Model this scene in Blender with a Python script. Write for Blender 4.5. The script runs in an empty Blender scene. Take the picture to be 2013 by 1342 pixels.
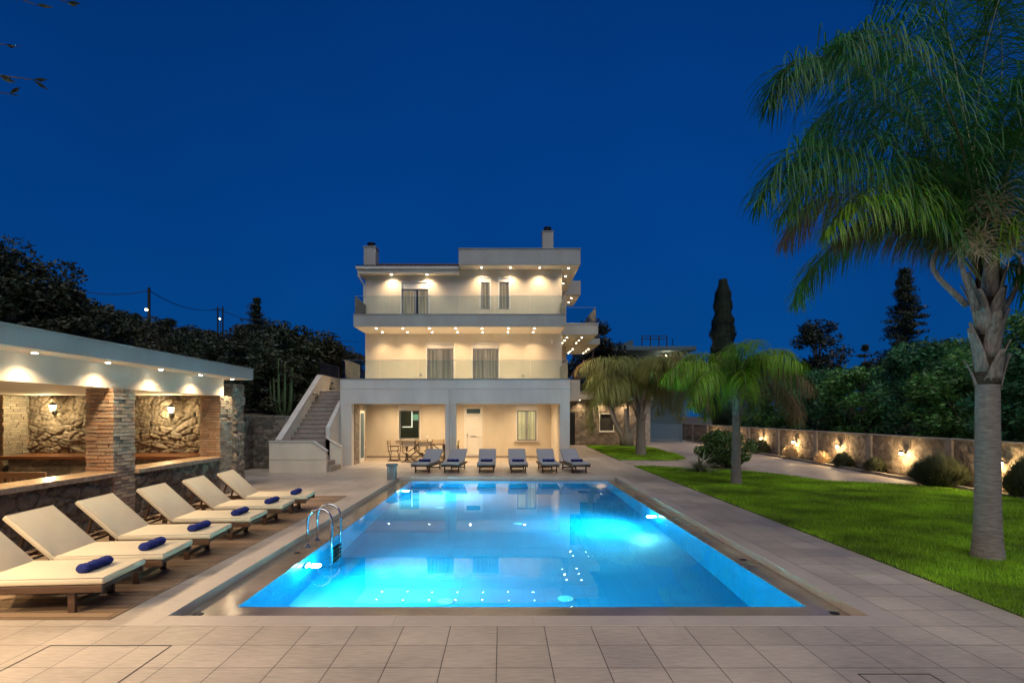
import bpy, math, random
import numpy as np
from mathutils import Vector, Matrix
R = math.radians
scn = bpy.context.scene
# ------------------------------------------------------------------ camera
F = 1110.0
cam = bpy.data.objects.new('camera', bpy.data.cameras.new('camera'))
scn.collection.objects.link(cam); scn.camera = cam
cam.location = (0, 0, 2.0); cam.rotation_euler = (R(90), 0, 0)
cam.data.sensor_width = 36; cam.data.lens = F/2013*36
cam.data.shift_x = (1006.5-987)/2013; cam.data.shift_y = (816-671)/2013
cam.data.clip_start = .05; cam.data.clip_end = 2000
# ------------------------------------------------------------------ world (blue hour)
w = bpy.data.worlds.new('World'); scn.world = w; w.use_nodes = True
nt = w.node_tree; nt.nodes.clear()
o_ = nt.nodes.new('ShaderNodeOutputWorld'); bg = nt.nodes.new('ShaderNodeBackground')
bg2 = nt.nodes.new('ShaderNodeBackground'); add = nt.nodes.new('ShaderNodeAddShader')
sky = nt.nodes.new('ShaderNodeTexSky'); sky.sky_type = 'NISHITA'; sky.sun_disc = False
sky.sun_elevation = R(-4); sky.sun_rotation = R(180); sky.ozone_density = 6; sky.air_density = 1
tc = nt.nodes.new('ShaderNodeTexCoord'); sp = nt.nodes.new('ShaderNodeSeparateXYZ')
rp = nt.nodes.new('ShaderNodeValToRGB')
nt.links.new(tc.outputs['Generated'], sp.inputs[0]); nt.links.new(sp.outputs['Z'], rp.inputs[0])
nt.links.new(rp.outputs[0], bg.inputs[0]); zn = nt.nodes.new('ShaderNodeTexNoise'); zn.inputs['Scale'].default_value = 1.3; zn.inputs['Detail'].default_value = 3; nt.links.new(tc.outputs['Generated'], zn.inputs['Vector'])
mr = nt.nodes.new('ShaderNodeMapRange'); mr.inputs[1].default_value = .3; mr.inputs[2].default_value = .7; mr.inputs[3].default_value = .72; mr.inputs[4].default_value = 1.0; nt.links.new(zn.outputs[0], mr.inputs[0]); nt.links.new(mr.outputs[0], bg.inputs[1])
e = rp.color_ramp.elements
e[0].position = 0.0; e[0].color = (.0015, .066, .250, 1)
e[1].position = 1.0; e[1].color = (.0006, .022, .120, 1)
for p, c in ((.12, (.0012, .060, .255, 1)), (.30, (.0008, .050, .245, 1)), (.55, (.0006, .038, .20, 1))):
    q = rp.color_ramp.elements.new(p); q.color = c
nt.links.new(sky.outputs[0], bg2.inputs[0]); bg2.inputs[1].default_value = .05
nt.links.new(bg.outputs[0], add.inputs[0]); nt.links.new(bg2.outputs[0], add.inputs[1]); nt.links.new(add.outputs[0], o_.inputs[0])
# broad fill added from behind the camera, made with one soft sun lamp
sun = bpy.data.objects.new('sun', bpy.data.lights.new('sun', 'SUN')); scn.collection.objects.link(sun)
sun.data.energy = 1.75; sun.data.angle = R(60); sun.data.color = (1, .95, .86)
sun.rotation_euler = (R(36), 0, R(12))
scn.view_settings.view_transform = 'Standard'; scn.view_settings.look = 'None'
scn.view_settings.exposure = 0; scn.view_settings.gamma = 1
scn.render.engine = 'CYCLES'
cy = scn.cycles
cy.use_denoising = True; cy.sample_clamp_indirect = 25; cy.caustics_refractive = True; cy.caustics_reflective = False
cy.max_bounces = 8; cy.diffuse_bounces = 3; cy.transparent_max_bounces = 24; cy.blur_glossy = .5
WARM = (1, .73, .43)
# ------------------------------------------------------------------ materials
def mat(name, col=(.5, .5, .5), rough=.6, metal=0, noise=None, bump=None, attr=False, emit=None, trans=0, spec=None):
    """noise=(scale, amount, stretch xyz)  bump=(scale, strength)"""
    m = bpy.data.materials.new(name); m.use_nodes = True
    n = m.node_tree.nodes; l = m.node_tree.links; b = n['Principled BSDF']
    b.inputs['Base Color'].default_value = (*col, 1); b.inputs['Roughness'].default_value = rough
    b.inputs['Metallic'].default_value = metal
    if spec is not None: b.inputs['Specular IOR Level'].default_value = spec
    if emit: b.inputs['Emission Color'].default_value = (*emit[0], 1); b.inputs['Emission Strength'].default_value = emit[1]
    t = n.new('ShaderNodeTexCoord'); src = None
    if attr:
        a = n.new('ShaderNodeAttribute'); a.attribute_name = 'Col'; src = a.outputs['Color']
    if noise:
        mp = n.new('ShaderNodeMapping'); mp.inputs['Scale'].default_value = noise[2] if len(noise) > 2 else (1, 1, 1)
        l.new(t.outputs['Object'], mp.inputs[0])
        z = n.new('ShaderNodeTexNoise'); z.inputs['Scale'].default_value = noise[0]; z.inputs['Detail'].default_value = 6
        l.new(mp.outputs[0], z.inputs['Vector'])
        r = n.new('ShaderNodeMapRange'); r.inputs[1].default_value = .3; r.inputs[2].default_value = .7
        r.inputs[3].default_value = 1-noise[1]; r.inputs[4].default_value = 1+noise[1]*.6
        l.new(z.outputs[0], r.inputs[0])
        mx = n.new('ShaderNodeVectorMath'); mx.operation = 'SCALE'
        if src: l.new(src, mx.inputs[0])
        else: mx.inputs[0].default_value = col
        l.new(r.outputs[0], mx.inputs['Scale']); src = mx.outputs[0]
    if src: l.new(src, b.inputs['Base Color'])
    if bump:
        z = n.new('ShaderNodeTexNoise'); z.inputs['Scale'].default_value = bump[0]; z.inputs['Detail'].default_value = 5
        l.new(t.outputs['Object'], z.inputs['Vector'])
        bp = n.new('ShaderNodeBump'); bp.inputs['Strength'].default_value = bump[1]; bp.inputs['Distance'].default_value = .02
        l.new(z.outputs[0], bp.inputs['Height']); l.new(bp.outputs[0], b.inputs['Normal'])
    if trans:
        tr = n.new('ShaderNodeBsdfTranslucent'); mxs = n.new('ShaderNodeMixShader'); mxs.inputs[0].default_value = trans
        if src: l.new(src, tr.inputs[0])
        else: tr.inputs[0].default_value = (*col, 1)
        l.new(b.outputs[0], mxs.inputs[1]); l.new(tr.outputs[0], mxs.inputs[2]); l.new(mxs.outputs[0], n['Material Output'].inputs[0])
    return m

def tile_mat(name, c1, c2, grout, bw, bh, off=(0, 0), mortar=.004, rough=.45, offset=0, grain=(2, 14, 1), gs=3, amt=.22):
    m = bpy.data.materials.new(name); m.use_nodes = True
    n = m.node_tree.nodes; l = m.node_tree.links; b = n['Principled BSDF']
    t = n.new('ShaderNodeTexCoord'); mp = n.new('ShaderNodeMapping'); mp.inputs['Location'].default_value = (-off[0], -off[1], 0)
    l.new(t.outputs['Object'], mp.inputs[0])
    br = n.new('ShaderNodeTexBrick'); br.offset = offset; br.squash = 1
    br.inputs['Scale'].default_value = 1; br.inputs['Brick Width'].default_value = bw; br.inputs['Row Height'].default_value = bh
    br.inputs['Mortar Size'].default_value = mortar; br.inputs['Mortar Smooth'].default_value = .2
    br.inputs['Color1'].default_value = (*c1, 1); br.inputs['Color2'].default_value = (*c2, 1); br.inputs['Mortar'].default_value = (*grout, 1)
    l.new(mp.outputs[0], br.inputs[0])
    mg = n.new('ShaderNodeMapping'); mg.inputs['Scale'].default_value = grain; l.new(t.outputs['Object'], mg.inputs[0])
    z = n.new('ShaderNodeTexNoise'); z.inputs['Scale'].default_value = gs; z.inputs['Detail'].default_value = 8; z.inputs['Roughness'].default_value = .65
    l.new(mg.outputs[0], z.inputs['Vector'])
    z2 = n.new('ShaderNodeTexNoise'); z2.inputs['Scale'].default_value = .8; z2.inputs['Detail'].default_value = 4; l.new(t.outputs['Object'], z2.inputs['Vector'])
    ad = n.new('ShaderNodeMath'); ad.operation = 'ADD'; l.new(z.outputs[0], ad.inputs[0]); l.new(z2.outputs[0], ad.inputs[1])
    r = n.new('ShaderNodeMapRange'); r.inputs[1].default_value = .7; r.inputs[2].default_value = 1.3
    r.inputs[3].default_value = 1-amt; r.inputs[4].default_value = 1+amt; l.new(ad.outputs[0], r.inputs[0])
    s = n.new('ShaderNodeVectorMath'); s.operation = 'SCALE'; l.new(br.outputs['Color'], s.inputs[0]); l.new(r.outputs[0], s.inputs['Scale'])
    l.new(s.outputs[0], b.inputs['Base Color'])
    rr = n.new('ShaderNodeMapRange'); rr.inputs[1].default_value = .3; rr.inputs[2].default_value = .7; rr.inputs[3].default_value = rough-.1; rr.inputs[4].default_value = rough+.15
    l.new(z2.outputs[0], rr.inputs[0]); l.new(rr.outputs[0], b.inputs['Roughness'])
    iv = n.new('ShaderNodeMath'); iv.operation = 'MULTIPLY_ADD'; iv.inputs[1].default_value = -1.0; iv.inputs[2].default_value = 1
    l.new(br.outputs['Fac'], iv.inputs[0])
    a2 = n.new('ShaderNodeMath'); a2.operation = 'MULTIPLY_ADD'; a2.inputs[1].default_value = .25; l.new(z.outputs[0], a2.inputs[0]); l.new(iv.outputs[0], a2.inputs[2])
    bp = n.new('ShaderNodeBump'); bp.inputs['Strength'].default_value = .4; bp.inputs['Distance'].default_value = .004
    l.new(a2.outputs[0], bp.inputs['Height']); l.new(bp.outputs[0], b.inputs['Normal'])
    return m

def glass_mat(name, tint=(.8, .93, .92), refl=1.0):
    m = bpy.data.materials.new(name); m.use_nodes = True
    n = m.node_tree.nodes; l = m.node_tree.links; n.remove(n['Principled BSDF'])
    tr = n.new('ShaderNodeBsdfTransparent'); tr.inputs[0].default_value = (*tint, 1)
    g = n.new('ShaderNodeBsdfGlossy'); g.inputs['Roughness'].default_value = .02
    fr = n.new('ShaderNodeFresnel'); fr.inputs[0].default_value = 1.5
    mu = n.new('ShaderNodeMath'); mu.operation = 'MULTIPLY'; mu.inputs[1].default_value = refl; l.new(fr.outputs[0], mu.inputs[0])
    mx = n.new('ShaderNodeMixShader'); l.new(mu.outputs[0], mx.inputs[0]); l.new(tr.outputs[0], mx.inputs[1]); l.new(g.outputs[0], mx.inputs[2])
    l.new(mx.outputs[0], n['Material Output'].inputs[0]); return m

M = {}
M['plaster'] = mat('cream_plaster', (.66, .58, .46), .8, noise=(1.4, .12, (1, 1, .35)), bump=(60, .12))
M['white'] = mat('white_plaster', (.56, .53, .48), .75, noise=(1.6, .13, (1, 1, .3)), bump=(50, .1))
M['soffit'] = mat('soffit_paint', (.72, .64, .52), .8)
M['pvc'] = mat('white_pvc', (.75, .72, .66), .35)
M['fascia'] = mat('dimmed_white_fascia', (.33, .325, .30), .75, noise=(1.5, .12, (1, 1, .3)))  # same white paint, darkened to stand for dimmer light on upper edges
M['aluminium'] = mat('grey_aluminium', (.35, .34, .33), .4, .6)
M['glass'] = glass_mat('railing_glass', (.86, .93, .93))
M['wglass'] = glass_mat('window_glass', (.85, .88, .86), 1.3)
M['curtain'] = mat('glowing_curtain', (.62, .50, .36), .9, emit=((1, .74, .45), .30))
M['curtain_lit'] = mat('lit_curtain', (.7, .6, .4), .9, emit=((1, .74, .36), .5))
for k_, e_ in (('curtain', .5), ('curtain_lit', .62)):  # glow and fold tones put into the cloth, as if lit from inside
    m = M[k_]; n = m.node_tree.nodes; l = m.node_tree.links; b = n['Principled BSDF']
    t = n.new('ShaderNodeTexCoord'); mp = n.new('ShaderNodeMapping'); mp.inputs['Scale'].default_value = (1, .02, .02); l.new(t.outputs['Object'], mp.inputs[0])
    z = n.new('ShaderNodeTexNoise'); z.inputs['Scale'].default_value = 14; z.inputs['Detail'].default_value = 3; l.new(mp.outputs[0], z.inputs['Vector'])
    rr_ = n.new('ShaderNodeMapRange'); rr_.inputs[1].default_value = .38; rr_.inputs[2].default_value = .62; rr_.inputs[3].default_value = .6 if k_ == 'curtain' else .75; rr_.inputs[4].default_value = 1.15; l.new(z.outputs[0], rr_.inputs[0])
    sc = n.new('ShaderNodeVectorMath'); sc.operation = 'SCALE'; sc.inputs[0].default_value = (.66, .50, .33) if k_ == 'curtain' else (.8, .66, .36); l.new(rr_.outputs[0], sc.inputs['Scale'])
    l.new(sc.outputs[0], b.inputs['Base Color']); l.new(sc.outputs[0], b.inputs['Emission Color']); b.inputs['Emission Strength'].default_value = e_
M['dark'] = mat('dark_room', (.03, .028, .024), .8)
M['kitchen'] = mat('kitchen_wall', (.16, .17, .11), .7, emit=((.35, .42, .22), .05))
M['greenlit'] = mat('lit_picture', (.3, .5, .3), .5, emit=((.35, .62, .38), .8))
M['tube'] = mat('ceiling_strip_light', (1, 1, .9), .5, emit=((1, .95, .75), 1.6))
M['rooftile'] = mat('clay_roof_tiles', (.10, .06, .045), .8, noise=(6, .4))
M['metal_dark'] = mat('dark_metal', (.03, .03, .03), .5, .7)
M['bulb'] = mat('lamp_bulb', (1, 1, 1), .5, emit=((1, .86, .62), 60))
M['lantern'] = mat('lantern_glass', (1, .9, .7), .4, emit=((1, .8, .42), 14))
M['ring'] = mat('downlight_ring', (.5, .48, .45), .3, .8)
M['deck'] = tile_mat('deck_tiles', (.46, .385, .31), (.39, .325, .26), (.07, .055, .04), .443, .443, (-.931, 5.365), .004, .42, amt=.3)
M['deck_rows'] = tile_mat('brown_deck_rows', (.33, .215, .125), (.19, .125, .075), (.04, .028, .018), 2.1, .135, (.3, .05), .004, .55, offset=.5, grain=(1, 22, 1), gs=2.5, amt=.4)
M['coping'] = tile_mat('coping_tiles', (.47, .40, .34), (.44, .37, .31), (.22, .18, .15), 1.35, 3.0, (.3, .1), .002, .4, amt=.12)
M['riser'] = mat('riser_tile', (.40, .33, .27), .5, noise=(5, .2, (1, 1, 6)))
M['ledge'] = mat('wet_ledge', (.24, .19, .14), .17, noise=(1.1, .45), spec=.6)
M['pooltile'] = tile_mat('pool_mosaic', (.001, .175, .37), (.001, .155, .34), (.001, .11, .27), .3, .3, (0, 0), .004, .4, grain=(1, 1, 1), gs=1.5, amt=.05)
M['poollamp'] = mat('pool_lamp_glass', (1, 1, 1), .4, emit=((.65, .95, 1), 14))
M['chrome'] = mat('stainless_steel', (.6, .6, .6), .12, 1)
M['ivory'] = mat('ivory_plastic', (.1, .5, .75), .5)
M['brick'] = mat('brick', (.4, .2, .1), .85, attr=True, noise=(25, .25), bump=(45, .5))
M['stone'] = mat('rubble_stone', (.3, .25, .2), .9, attr=True, noise=(14, .3), bump=(40, .6))
M['wood'] = mat('teak_wood', (.075, .034, .015), .5, noise=(5, .4, (1, 12, 12)), bump=(60, .1))
M['counterwood'] = mat('varnished_counter', (.22, .08, .03), .3, noise=(3, .3, (1, 10, 10)))
M['palewood'] = mat('pale_wood', (.42, .26, .14), .5, noise=(3, .3, (1, 10, 10)))
M['countertop'] = mat('stone_countertop', (.46, .32, .19), .22, noise=(4, .2))
M['countedge'] = mat('rough_slab_edge', (.26, .21, .17), .8, noise=(12, .4), bump=(20, .5))
M['cushion'] = mat('cream_cushion', (.60, .51, .36), .85, noise=(2, .08), bump=(5, .55))
M['cushion_shaded'] = mat('shaded_cushion', (.27, .275, .30), .85, noise=(2, .06), bump=(5, .2))  # white cushions, their shade put into a grey base colour
M['piping'] = mat('cushion_piping', (.40, .33, .23), .9)
M['towel'] = mat('blue_towel', (.006, .016, .15), .95, bump=(90, .8))
M['canvas'] = mat('canvas', (.46, .37, .25), .9, bump=(80, .2))
M['bark'] = mat('palm_bark', (.23, .20, .17), .9, noise=(7, .35, (1, 1, 5)), bump=(14, .7))
M['boot'] = mat('palm_boot', (.27, .235, .195), .85, noise=(5, .5, (6, 6, 1)), bump=(18, .6))
M['fibre'] = mat('palm_fibre', (.07, .048, .032), .95, noise=(9, .5, (1, 1, 4)), bump=(30, 1))
M['treebark'] = mat('tree_bark', (.12, .09, .065), .9, noise=(8, .4), bump=(15, .8))
M['rachis'] = mat('frond_stalk', (.15, .16, .06), .5, noise=(4, .3))
M['leaf_palm'] = mat('palm_leaf', (.035, .17, .028), .5, noise=(1.7, .45), trans=.25)
M['leaf_lit'] = mat('lit_palm_leaf', (.19, .36, .012), .5, noise=(1.3, .45), trans=.3)  # uplight on the palm put into a brighter leaf colour
M['leaf_dusty'] = mat('dusty_palm_leaf', (.24, .27, .07), .55, noise=(1.2, .4), trans=.25)
M['leaf_dry'] = mat('dry_palm_leaf', (.19, .13, .05), .7, noise=(2, .4), trans=.2)
M['leaf_straw'] = mat('dry_flower_stalk', (.66, .50, .30), .8)
M['leaf_lamplit'] = mat('lamplit_palm_leaf', (.10, .25, .02), .5, noise=(1.5, .45), trans=.25)  # lamp light on the lower fronds put into the leaf colour
M['leaf_hedge'] = mat('hedge_leaf', (.035, .085, .022), .5, attr=True, trans=.2)
M['needle'] = mat('conifer_needles', (.018, .035, .018), .7, noise=(.8, .4))
M['leaf_sage'] = mat('sage_leaf', (.10, .12, .06), .7, noise=(2, .4))
M['leaf_flax'] = mat('flax_leaf', (.30, .32, .20), .55, noise=(3, .35), trans=.15)
M['cactus'] = mat('cactus_skin', (.06, .10, .03), .6, noise=(4, .3))
M['soil'] = mat('hillside_soil', (.06, .05, .03), .95, noise=(.5, .5), bump=(2, 1))
M['earth'] = mat('earth', (.09, .07, .045), .95, noise=(.7, .4))
M['hatchline'] = mat('hatch_seam', (.07, .055, .04), .7)
M['lawn'] = mat('lawn_base', (.07, .14, .010), .9, noise=(.9, .5), bump=(30, 1))
M['grass'] = mat('grass_blade', (.26, .49, .014), .6, noise=(.8, .7), trans=.25)
M['drive'] = tile_mat('driveway_pavers', (.42, .35, .30), (.35, .29, .25), (.18, .15, .12), .24, .12, (0, 0), .008, .6, offset=.5, grain=(1, 1, 1), gs=2)
M['kerb'] = mat('kerb_stone', (.30, .27, .23), .8, noise=(5, .3))
M['concrete'] = mat('concrete', (.30, .27, .24), .85, noise=(4, .25), bump=(30, .3))
M['bollard'] = mat('cast_stone', (.17, .17, .17), .7, noise=(8, .2))
M['farwall'] = mat('far_house_wall', (.07, .12, .15), .9, noise=(1, .15))
M['gate'] = mat('painted_gate', (.03, .08, .15), .5)
M['step'] = mat('stair_tile', (.30, .25, .21), .5, noise=(6, .2))

# ------------------------------------------------------------------ mesh builder
class MB:
    def __init__(s): s.v = []; s.f = []; s.c = []
    def add(s, vs, fs, col=None):
        k = len(s.v); s.v += [tuple(p) for p in vs]; s.f += [tuple(i+k for i in f) for f in fs]
        if col is not None: s.c += [col]*len(vs)
        return s
    def box(s, x0, x1, y0, y1, z0, z1, col=None):
        return s.add([(x0,y0,z0),(x1,y0,z0),(x1,y1,z0),(x0,y1,z0),(x0,y0,z1),(x1,y0,z1),(x1,y1,z1),(x0,y1,z1)],
              [(3,2,1,0),(4,5,6,7),(0,1,5,4),(1,2,6,5),(2,3,7,6),(3,0,4,7)], col)
    def bar(s, a, b, w, h, up=(0, 0, 1)):
        a = Vector(a); b = Vector(b); d = (b-a).normalized(); u = Vector(up)
        sd = d.cross(u)
        if sd.length < 1e-4: sd = d.cross(Vector((1, 0, 0)))
        sd.normalize(); u = sd.cross(d); sd *= w/2; u = u*h/2
        return s.add([a-sd-u, a+sd-u, a+sd+u, a-sd+u, b-sd-u, b+sd-u, b+sd+u, b-sd+u],
              [(0,1,2,3)[::-1],(4,5,6,7),(0,1,5,4),(1,2,6,5),(2,3,7,6),(3,0,4,7)])
    def tube(s, pts, rad, seg=8, cap=True):
        pts = [Vector(p) for p in pts]; n = len(pts)
        if not hasattr(rad, '__len__'): rad = [rad]*n
        vs = []; fs = []; pu = None
        for i, p in enumerate(pts):
            d = (pts[min(i+1, n-1)]-pts[max(i-1, 0)]).normalized()
            if pu is None: pu = d.orthogonal().normalized()
            pu = (pu-d*pu.dot(d)).normalized(); q = d.cross(pu)
            for k in range(seg):
                a = 2*math.pi*k/seg; vs.append(p+(pu*math.cos(a)+q*math.sin(a))*rad[i])
        for i in range(n-1):
            for k in range(seg):
                a = i*seg+k; b = i*seg+(k+1) % seg; fs.append((a, b, b+seg, a+seg))
        if cap: fs.append(tuple(range(seg))[::-1]); fs.append(tuple(range((n-1)*seg, n*seg)))
        return s.add(vs, fs)
    def lathe(s, c, prof, seg=20):
        vs = []; fs = []; n = len(prof)
        for r, z in prof:
            for k in range(seg):
                a = 2*math.pi*k/seg; vs.append((c[0]+r*math.cos(a), c[1]+r*math.sin(a), c[2]+z))
        for i in range(n-1):
            for k in range(seg):
                a = i*seg+k; b = i*seg+(k+1) % seg; fs.append((a, b, b+seg, a+seg))
        fs.append(tuple(range(seg))[::-1]); fs.append(tuple(range((n-1)*seg, n*seg)))
        return s.add(vs, fs)
    def prism(s, poly, axis, t0, t1):
        """poly of 2D points in the plane across axis ('x': (y,z), 'y': (x,z), 'z': (x,y))"""
        def P(p, t): return {'x': (t, p[0], p[1]), 'y': (p[0], t, p[1]), 'z': (p[0], p[1], t)}[axis]
        n = len(poly)
        return s.add([P(p, t0) for p in poly]+[P(p, t1) for p in poly],
              [tuple(range(n))[::-1], tuple(range(n, 2*n))]+[(i, (i+1) % n, n+(i+1) % n, n+i) for i in range(n)])

def wloc(o):
    v = Vector((0, 0, 0))
    while o is not None: v += o.location; o = o.parent
    return v
def tag(o, label=None, cat=None, group=None, kind=None):
    if label: o['label'] = label
    if cat: o['category'] = cat
    if group: o['group'] = group
    if kind: o['kind'] = kind
    return o
def obj(name, mb, m, parent=None, smooth=False, bevel=0, world=True, recalc=True):
    me = bpy.data.meshes.new(name)
    off = wloc(parent) if (parent is not None and world) else Vector((0, 0, 0))
    if isinstance(mb, MB):
        me.from_pydata([(p[0]-off.x, p[1]-off.y, p[2]-off.z) for p in mb.v], [], mb.f)
        if mb.c and len(mb.c) == len(mb.v):
            a = me.color_attributes.new('Col', 'FLOAT_COLOR', 'POINT')
            a.data.foreach_set('color', np.array([(*c, 1) for c in mb.c], dtype=np.float32).ravel())
        if recalc:
            import bmesh
            bm = bmesh.new(); bm.from_mesh(me); bmesh.ops.recalc_face_normals(bm, faces=bm.faces); bm.to_mesh(me); bm.free()
    else:   # (verts Nx3, faces Mxk, colours or None) numpy
        V, Fc, C = mb; V = V-np.array(off)
        k = Fc.shape[1]
        me.vertices.add(len(V)); me.vertices.foreach_set('co', V.astype(np.float32).ravel())
        me.loops.add(Fc.size); me.loops.foreach_set('vertex_index', Fc.astype(np.int32).ravel())
        me.polygons.add(len(Fc)); me.polygons.foreach_set('loop_start', np.arange(0, Fc.size, k, dtype=np.int32))
        me.update(calc_edges=True)
        if C is not None:
            a = me.color_attributes.new('Col', 'FLOAT_COLOR', 'POINT')
            a.data.foreach_set('color', np.concatenate([C, np.ones((len(C), 1))], 1).astype(np.float32).ravel())
    if smooth: me.polygons.foreach_set('use_smooth', [True]*len(me.polygons))
    me.materials.append(m)
    o = bpy.data.objects.new(name, me); scn.collection.objects.link(o)
    if parent is not None: o.parent = parent
    if bevel:
        b = o.modifiers.new('bevel', 'BEVEL'); b.width = bevel; b.segments = 3; b.limit_method = 'ANGLE'
        if bevel > .015: me.polygons.foreach_set('use_smooth', [True]*len(me.polygons)); b.harden_normals = False
    return o
def thing(name, label, cat, loc=(0, 0, 0), group=None, rz=0):
    o = bpy.data.objects.new(name, None); scn.collection.objects.link(o); o.empty_display_size = .2
    o.location = loc; o.rotation_euler = (0, 0, rz)
    return tag(o, label, cat, group)
def struct(name, mb, m, **k): return tag(obj(name, mb, m, **k), kind='structure')
def copy_tree(o, parent=None):
    c = o.copy(); scn.collection.objects.link(c); c.parent = parent
    for ch in list(o.children): copy_tree(ch, c)
    return c
def light(parent, loc, kind, energy, col=WARM, size=.03, spot=120, blend=.8, aim=None, name='lamp_light'):
    d = bpy.data.lights.new(name, kind); d.energy = energy*(4.2 if name == 'lamp_light' else 1); d.color = col; d.shadow_soft_size = size
    if kind == 'SPOT': d.spot_size = R(spot); d.spot_blend = blend
    o = bpy.data.objects.new(name, d); scn.collection.objects.link(o)
    o.location = Vector(loc)-(wloc(parent) if parent else Vector((0, 0, 0)))
    if aim is not None: o.rotation_euler = (Vector(aim)-Vector(loc)).to_track_quat('-Z', 'Y').to_euler()
    if parent: o.parent = parent
    return o
def downlight(parent, x, y, z, energy, spot=125, blend=.9, r=.045, tilt=(0, 0)):
    a = MB(); a.lathe((x, y, z-.012), [(r*.8, .0115), (r*.8, 0), (r*1.25, 0), (r*1.25, .0115)], 14)
    rg = obj('downlight', a, M['ring'], parent)
    b = MB(); b.lathe((x, y, z-.009), [(r*.78, .001), (r*.78, -.005), (r*.5, -.011)], 12)
    obj('bulb', b, M['bulb'], rg)
    light(parent, (x, y, z-.035), 'SPOT', energy, size=.03, spot=spot, blend=blend, aim=(x+tilt[0], y+tilt[1], z-1.035))
def px(x, y, Y): return Vector(((x-987)*Y/F, Y, 2+(816-y)*Y/F))

# ------------------------------------------------------------------ rubble stone panels (real relief)
def stones(o, u, v, n, W, H, cw=.30, ch=.18, depth=.035, res=.03, seed=0, pal='warm'):
    """grid on plane o+u*s+v*t pushed out along n, one random tone per stone"""
    rng = np.random.default_rng(seed)
    nx = max(2, int(W/res)); ny = max(2, int(H/res))
    S, T = np.meshgrid(np.linspace(0, W, nx), np.linspace(0, H, ny))
    gx = int(W/cw)+3; gy = int(H/ch)+3
    jx = rng.uniform(.05, .95, (gy, gx)); jy = rng.uniform(.15, .85, (gy, gx))
    tone = rng.uniform(.55, 1.25, (gy, gx)); hue = rng.uniform(0, 1, (gy, gx)); prot = rng.uniform(.35, 1, (gy, gx))
    wob = .22*cw*(np.sin(S*11+np.sin(T*17)*1.5)+np.sin(T*23+S*5))*.5
    a = (S+wob)/cw+1; b = (T+wob*.6)/ch+1
    ia = a.astype(int); ib = b.astype(int)
    d1 = np.full(S.shape, 9.); d2 = np.full(S.shape, 9.); ti = np.ones(S.shape); hi = np.zeros(S.shape); pi_ = np.ones(S.shape)
    for dj in (-1, 0, 1):
        for di in (-1, 0, 1):
            ci = np.clip(ia+di, 0, gx-1); cj = np.clip(ib+dj, 0, gy-1)
            cx = ci+jx[cj, ci]; cyy = cj+jy[cj, ci]
            d = np.maximum(np.abs(a-cx), np.abs(b-cyy))*.6+np.hypot(a-cx, b-cyy)*.4
            nearer = d < d1
            d2 = np.where(nearer, d1, np.minimum(d2, d))
            ti = np.where(nearer, tone[cj, ci], ti); hi = np.where(nearer, hue[cj, ci], hi); pi_ = np.where(nearer, prot[cj, ci], pi_)
            d1 = np.where(nearer, d, d1)
    e = np.clip((d2-d1)/.22, 0, 1); e = e*e*(3-2*e)
    h = e*depth*pi_ + rng.normal(0, depth*.05, S.shape)+depth*.18*np.sin(S*37+T*29)*np.sin(S*19-T*41)*e
    h[0, :] = h[-1, :] = 0; h[:, 0] = h[:, -1] = 0
    O = np.array(o, float); U = np.array(u, float); V_ = np.array(v, float); N = np.array(n, float)
    V = O+S[..., None]*U+T[..., None]*V_+h[..., None]*N
    A = {'warm': np.array((.30, .235, .165)), 'grey': np.array((.17, .14, .105)), 'pale': np.array((.48, .37, .27))}[pal]
    B = {'warm': np.array((.26, .215, .17)), 'grey': np.array((.12, .11, .09)), 'pale': np.array((.38, .31, .24))}[pal]
    C = (A*hi[..., None]+B*(1-hi[..., None]))*ti[..., None]
    C = C*e[..., None]+np.array((.23, .19, .14) if pal != 'grey' else (.09, .075, .055))*(1-e[..., None])
    idx = np.arange(nx*ny).reshape(ny, nx)
    Fc = np.stack([idx[:-1, :-1], idx[:-1, 1:], idx[1:, 1:], idx[1:, :-1]], -1).reshape(-1, 4)
    return V.reshape(-1, 3), Fc, C.reshape(-1, 3)
def join(parts):
    Vs = []; Fs = []; Cs = []; k = 0
    for V, Fc, C in parts: Vs.append(V); Fs.append(Fc+k); Cs.append(C); k += len(V)
    return np.concatenate(Vs), np.concatenate(Fs), np.concatenate(Cs)
def stone_box(x0, x1, y0, y1, z0, z1, faces='f', seed=0, **k):
    """stone panels on the chosen faces: f -Y, r +X, l -X, t +Z, b +Y"""
    P = []
    if 'f' in faces: P.append(stones((x0, y0, z0), (1,0,0), (0,0,1), (0,-1,0), x1-x0, z1-z0, seed=seed, **k))
    if 'r' in faces: P.append(stones((x1, y0, z0), (0,1,0), (0,0,1), (1,0,0), y1-y0, z1-z0, seed=seed+1, **k))
    if 'l' in faces: P.append(stones((x0, y1, z0), (0,-1,0), (0,0,1), (-1,0,0), y1-y0, z1-z0, seed=seed+2, **k))
    if 'b' in faces: P.append(stones((x1, y1, z0), (-1,0,0), (0,0,1), (0,1,0), x1-x0, z1-z0, seed=seed+3, **k))
    if 't' in faces: P.append(stones((x0, y0, z1), (1,0,0), (0,1,0), (0,0,1), x1-x0, y1-y0, seed=seed+4, **k))
    return join(P)
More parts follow.
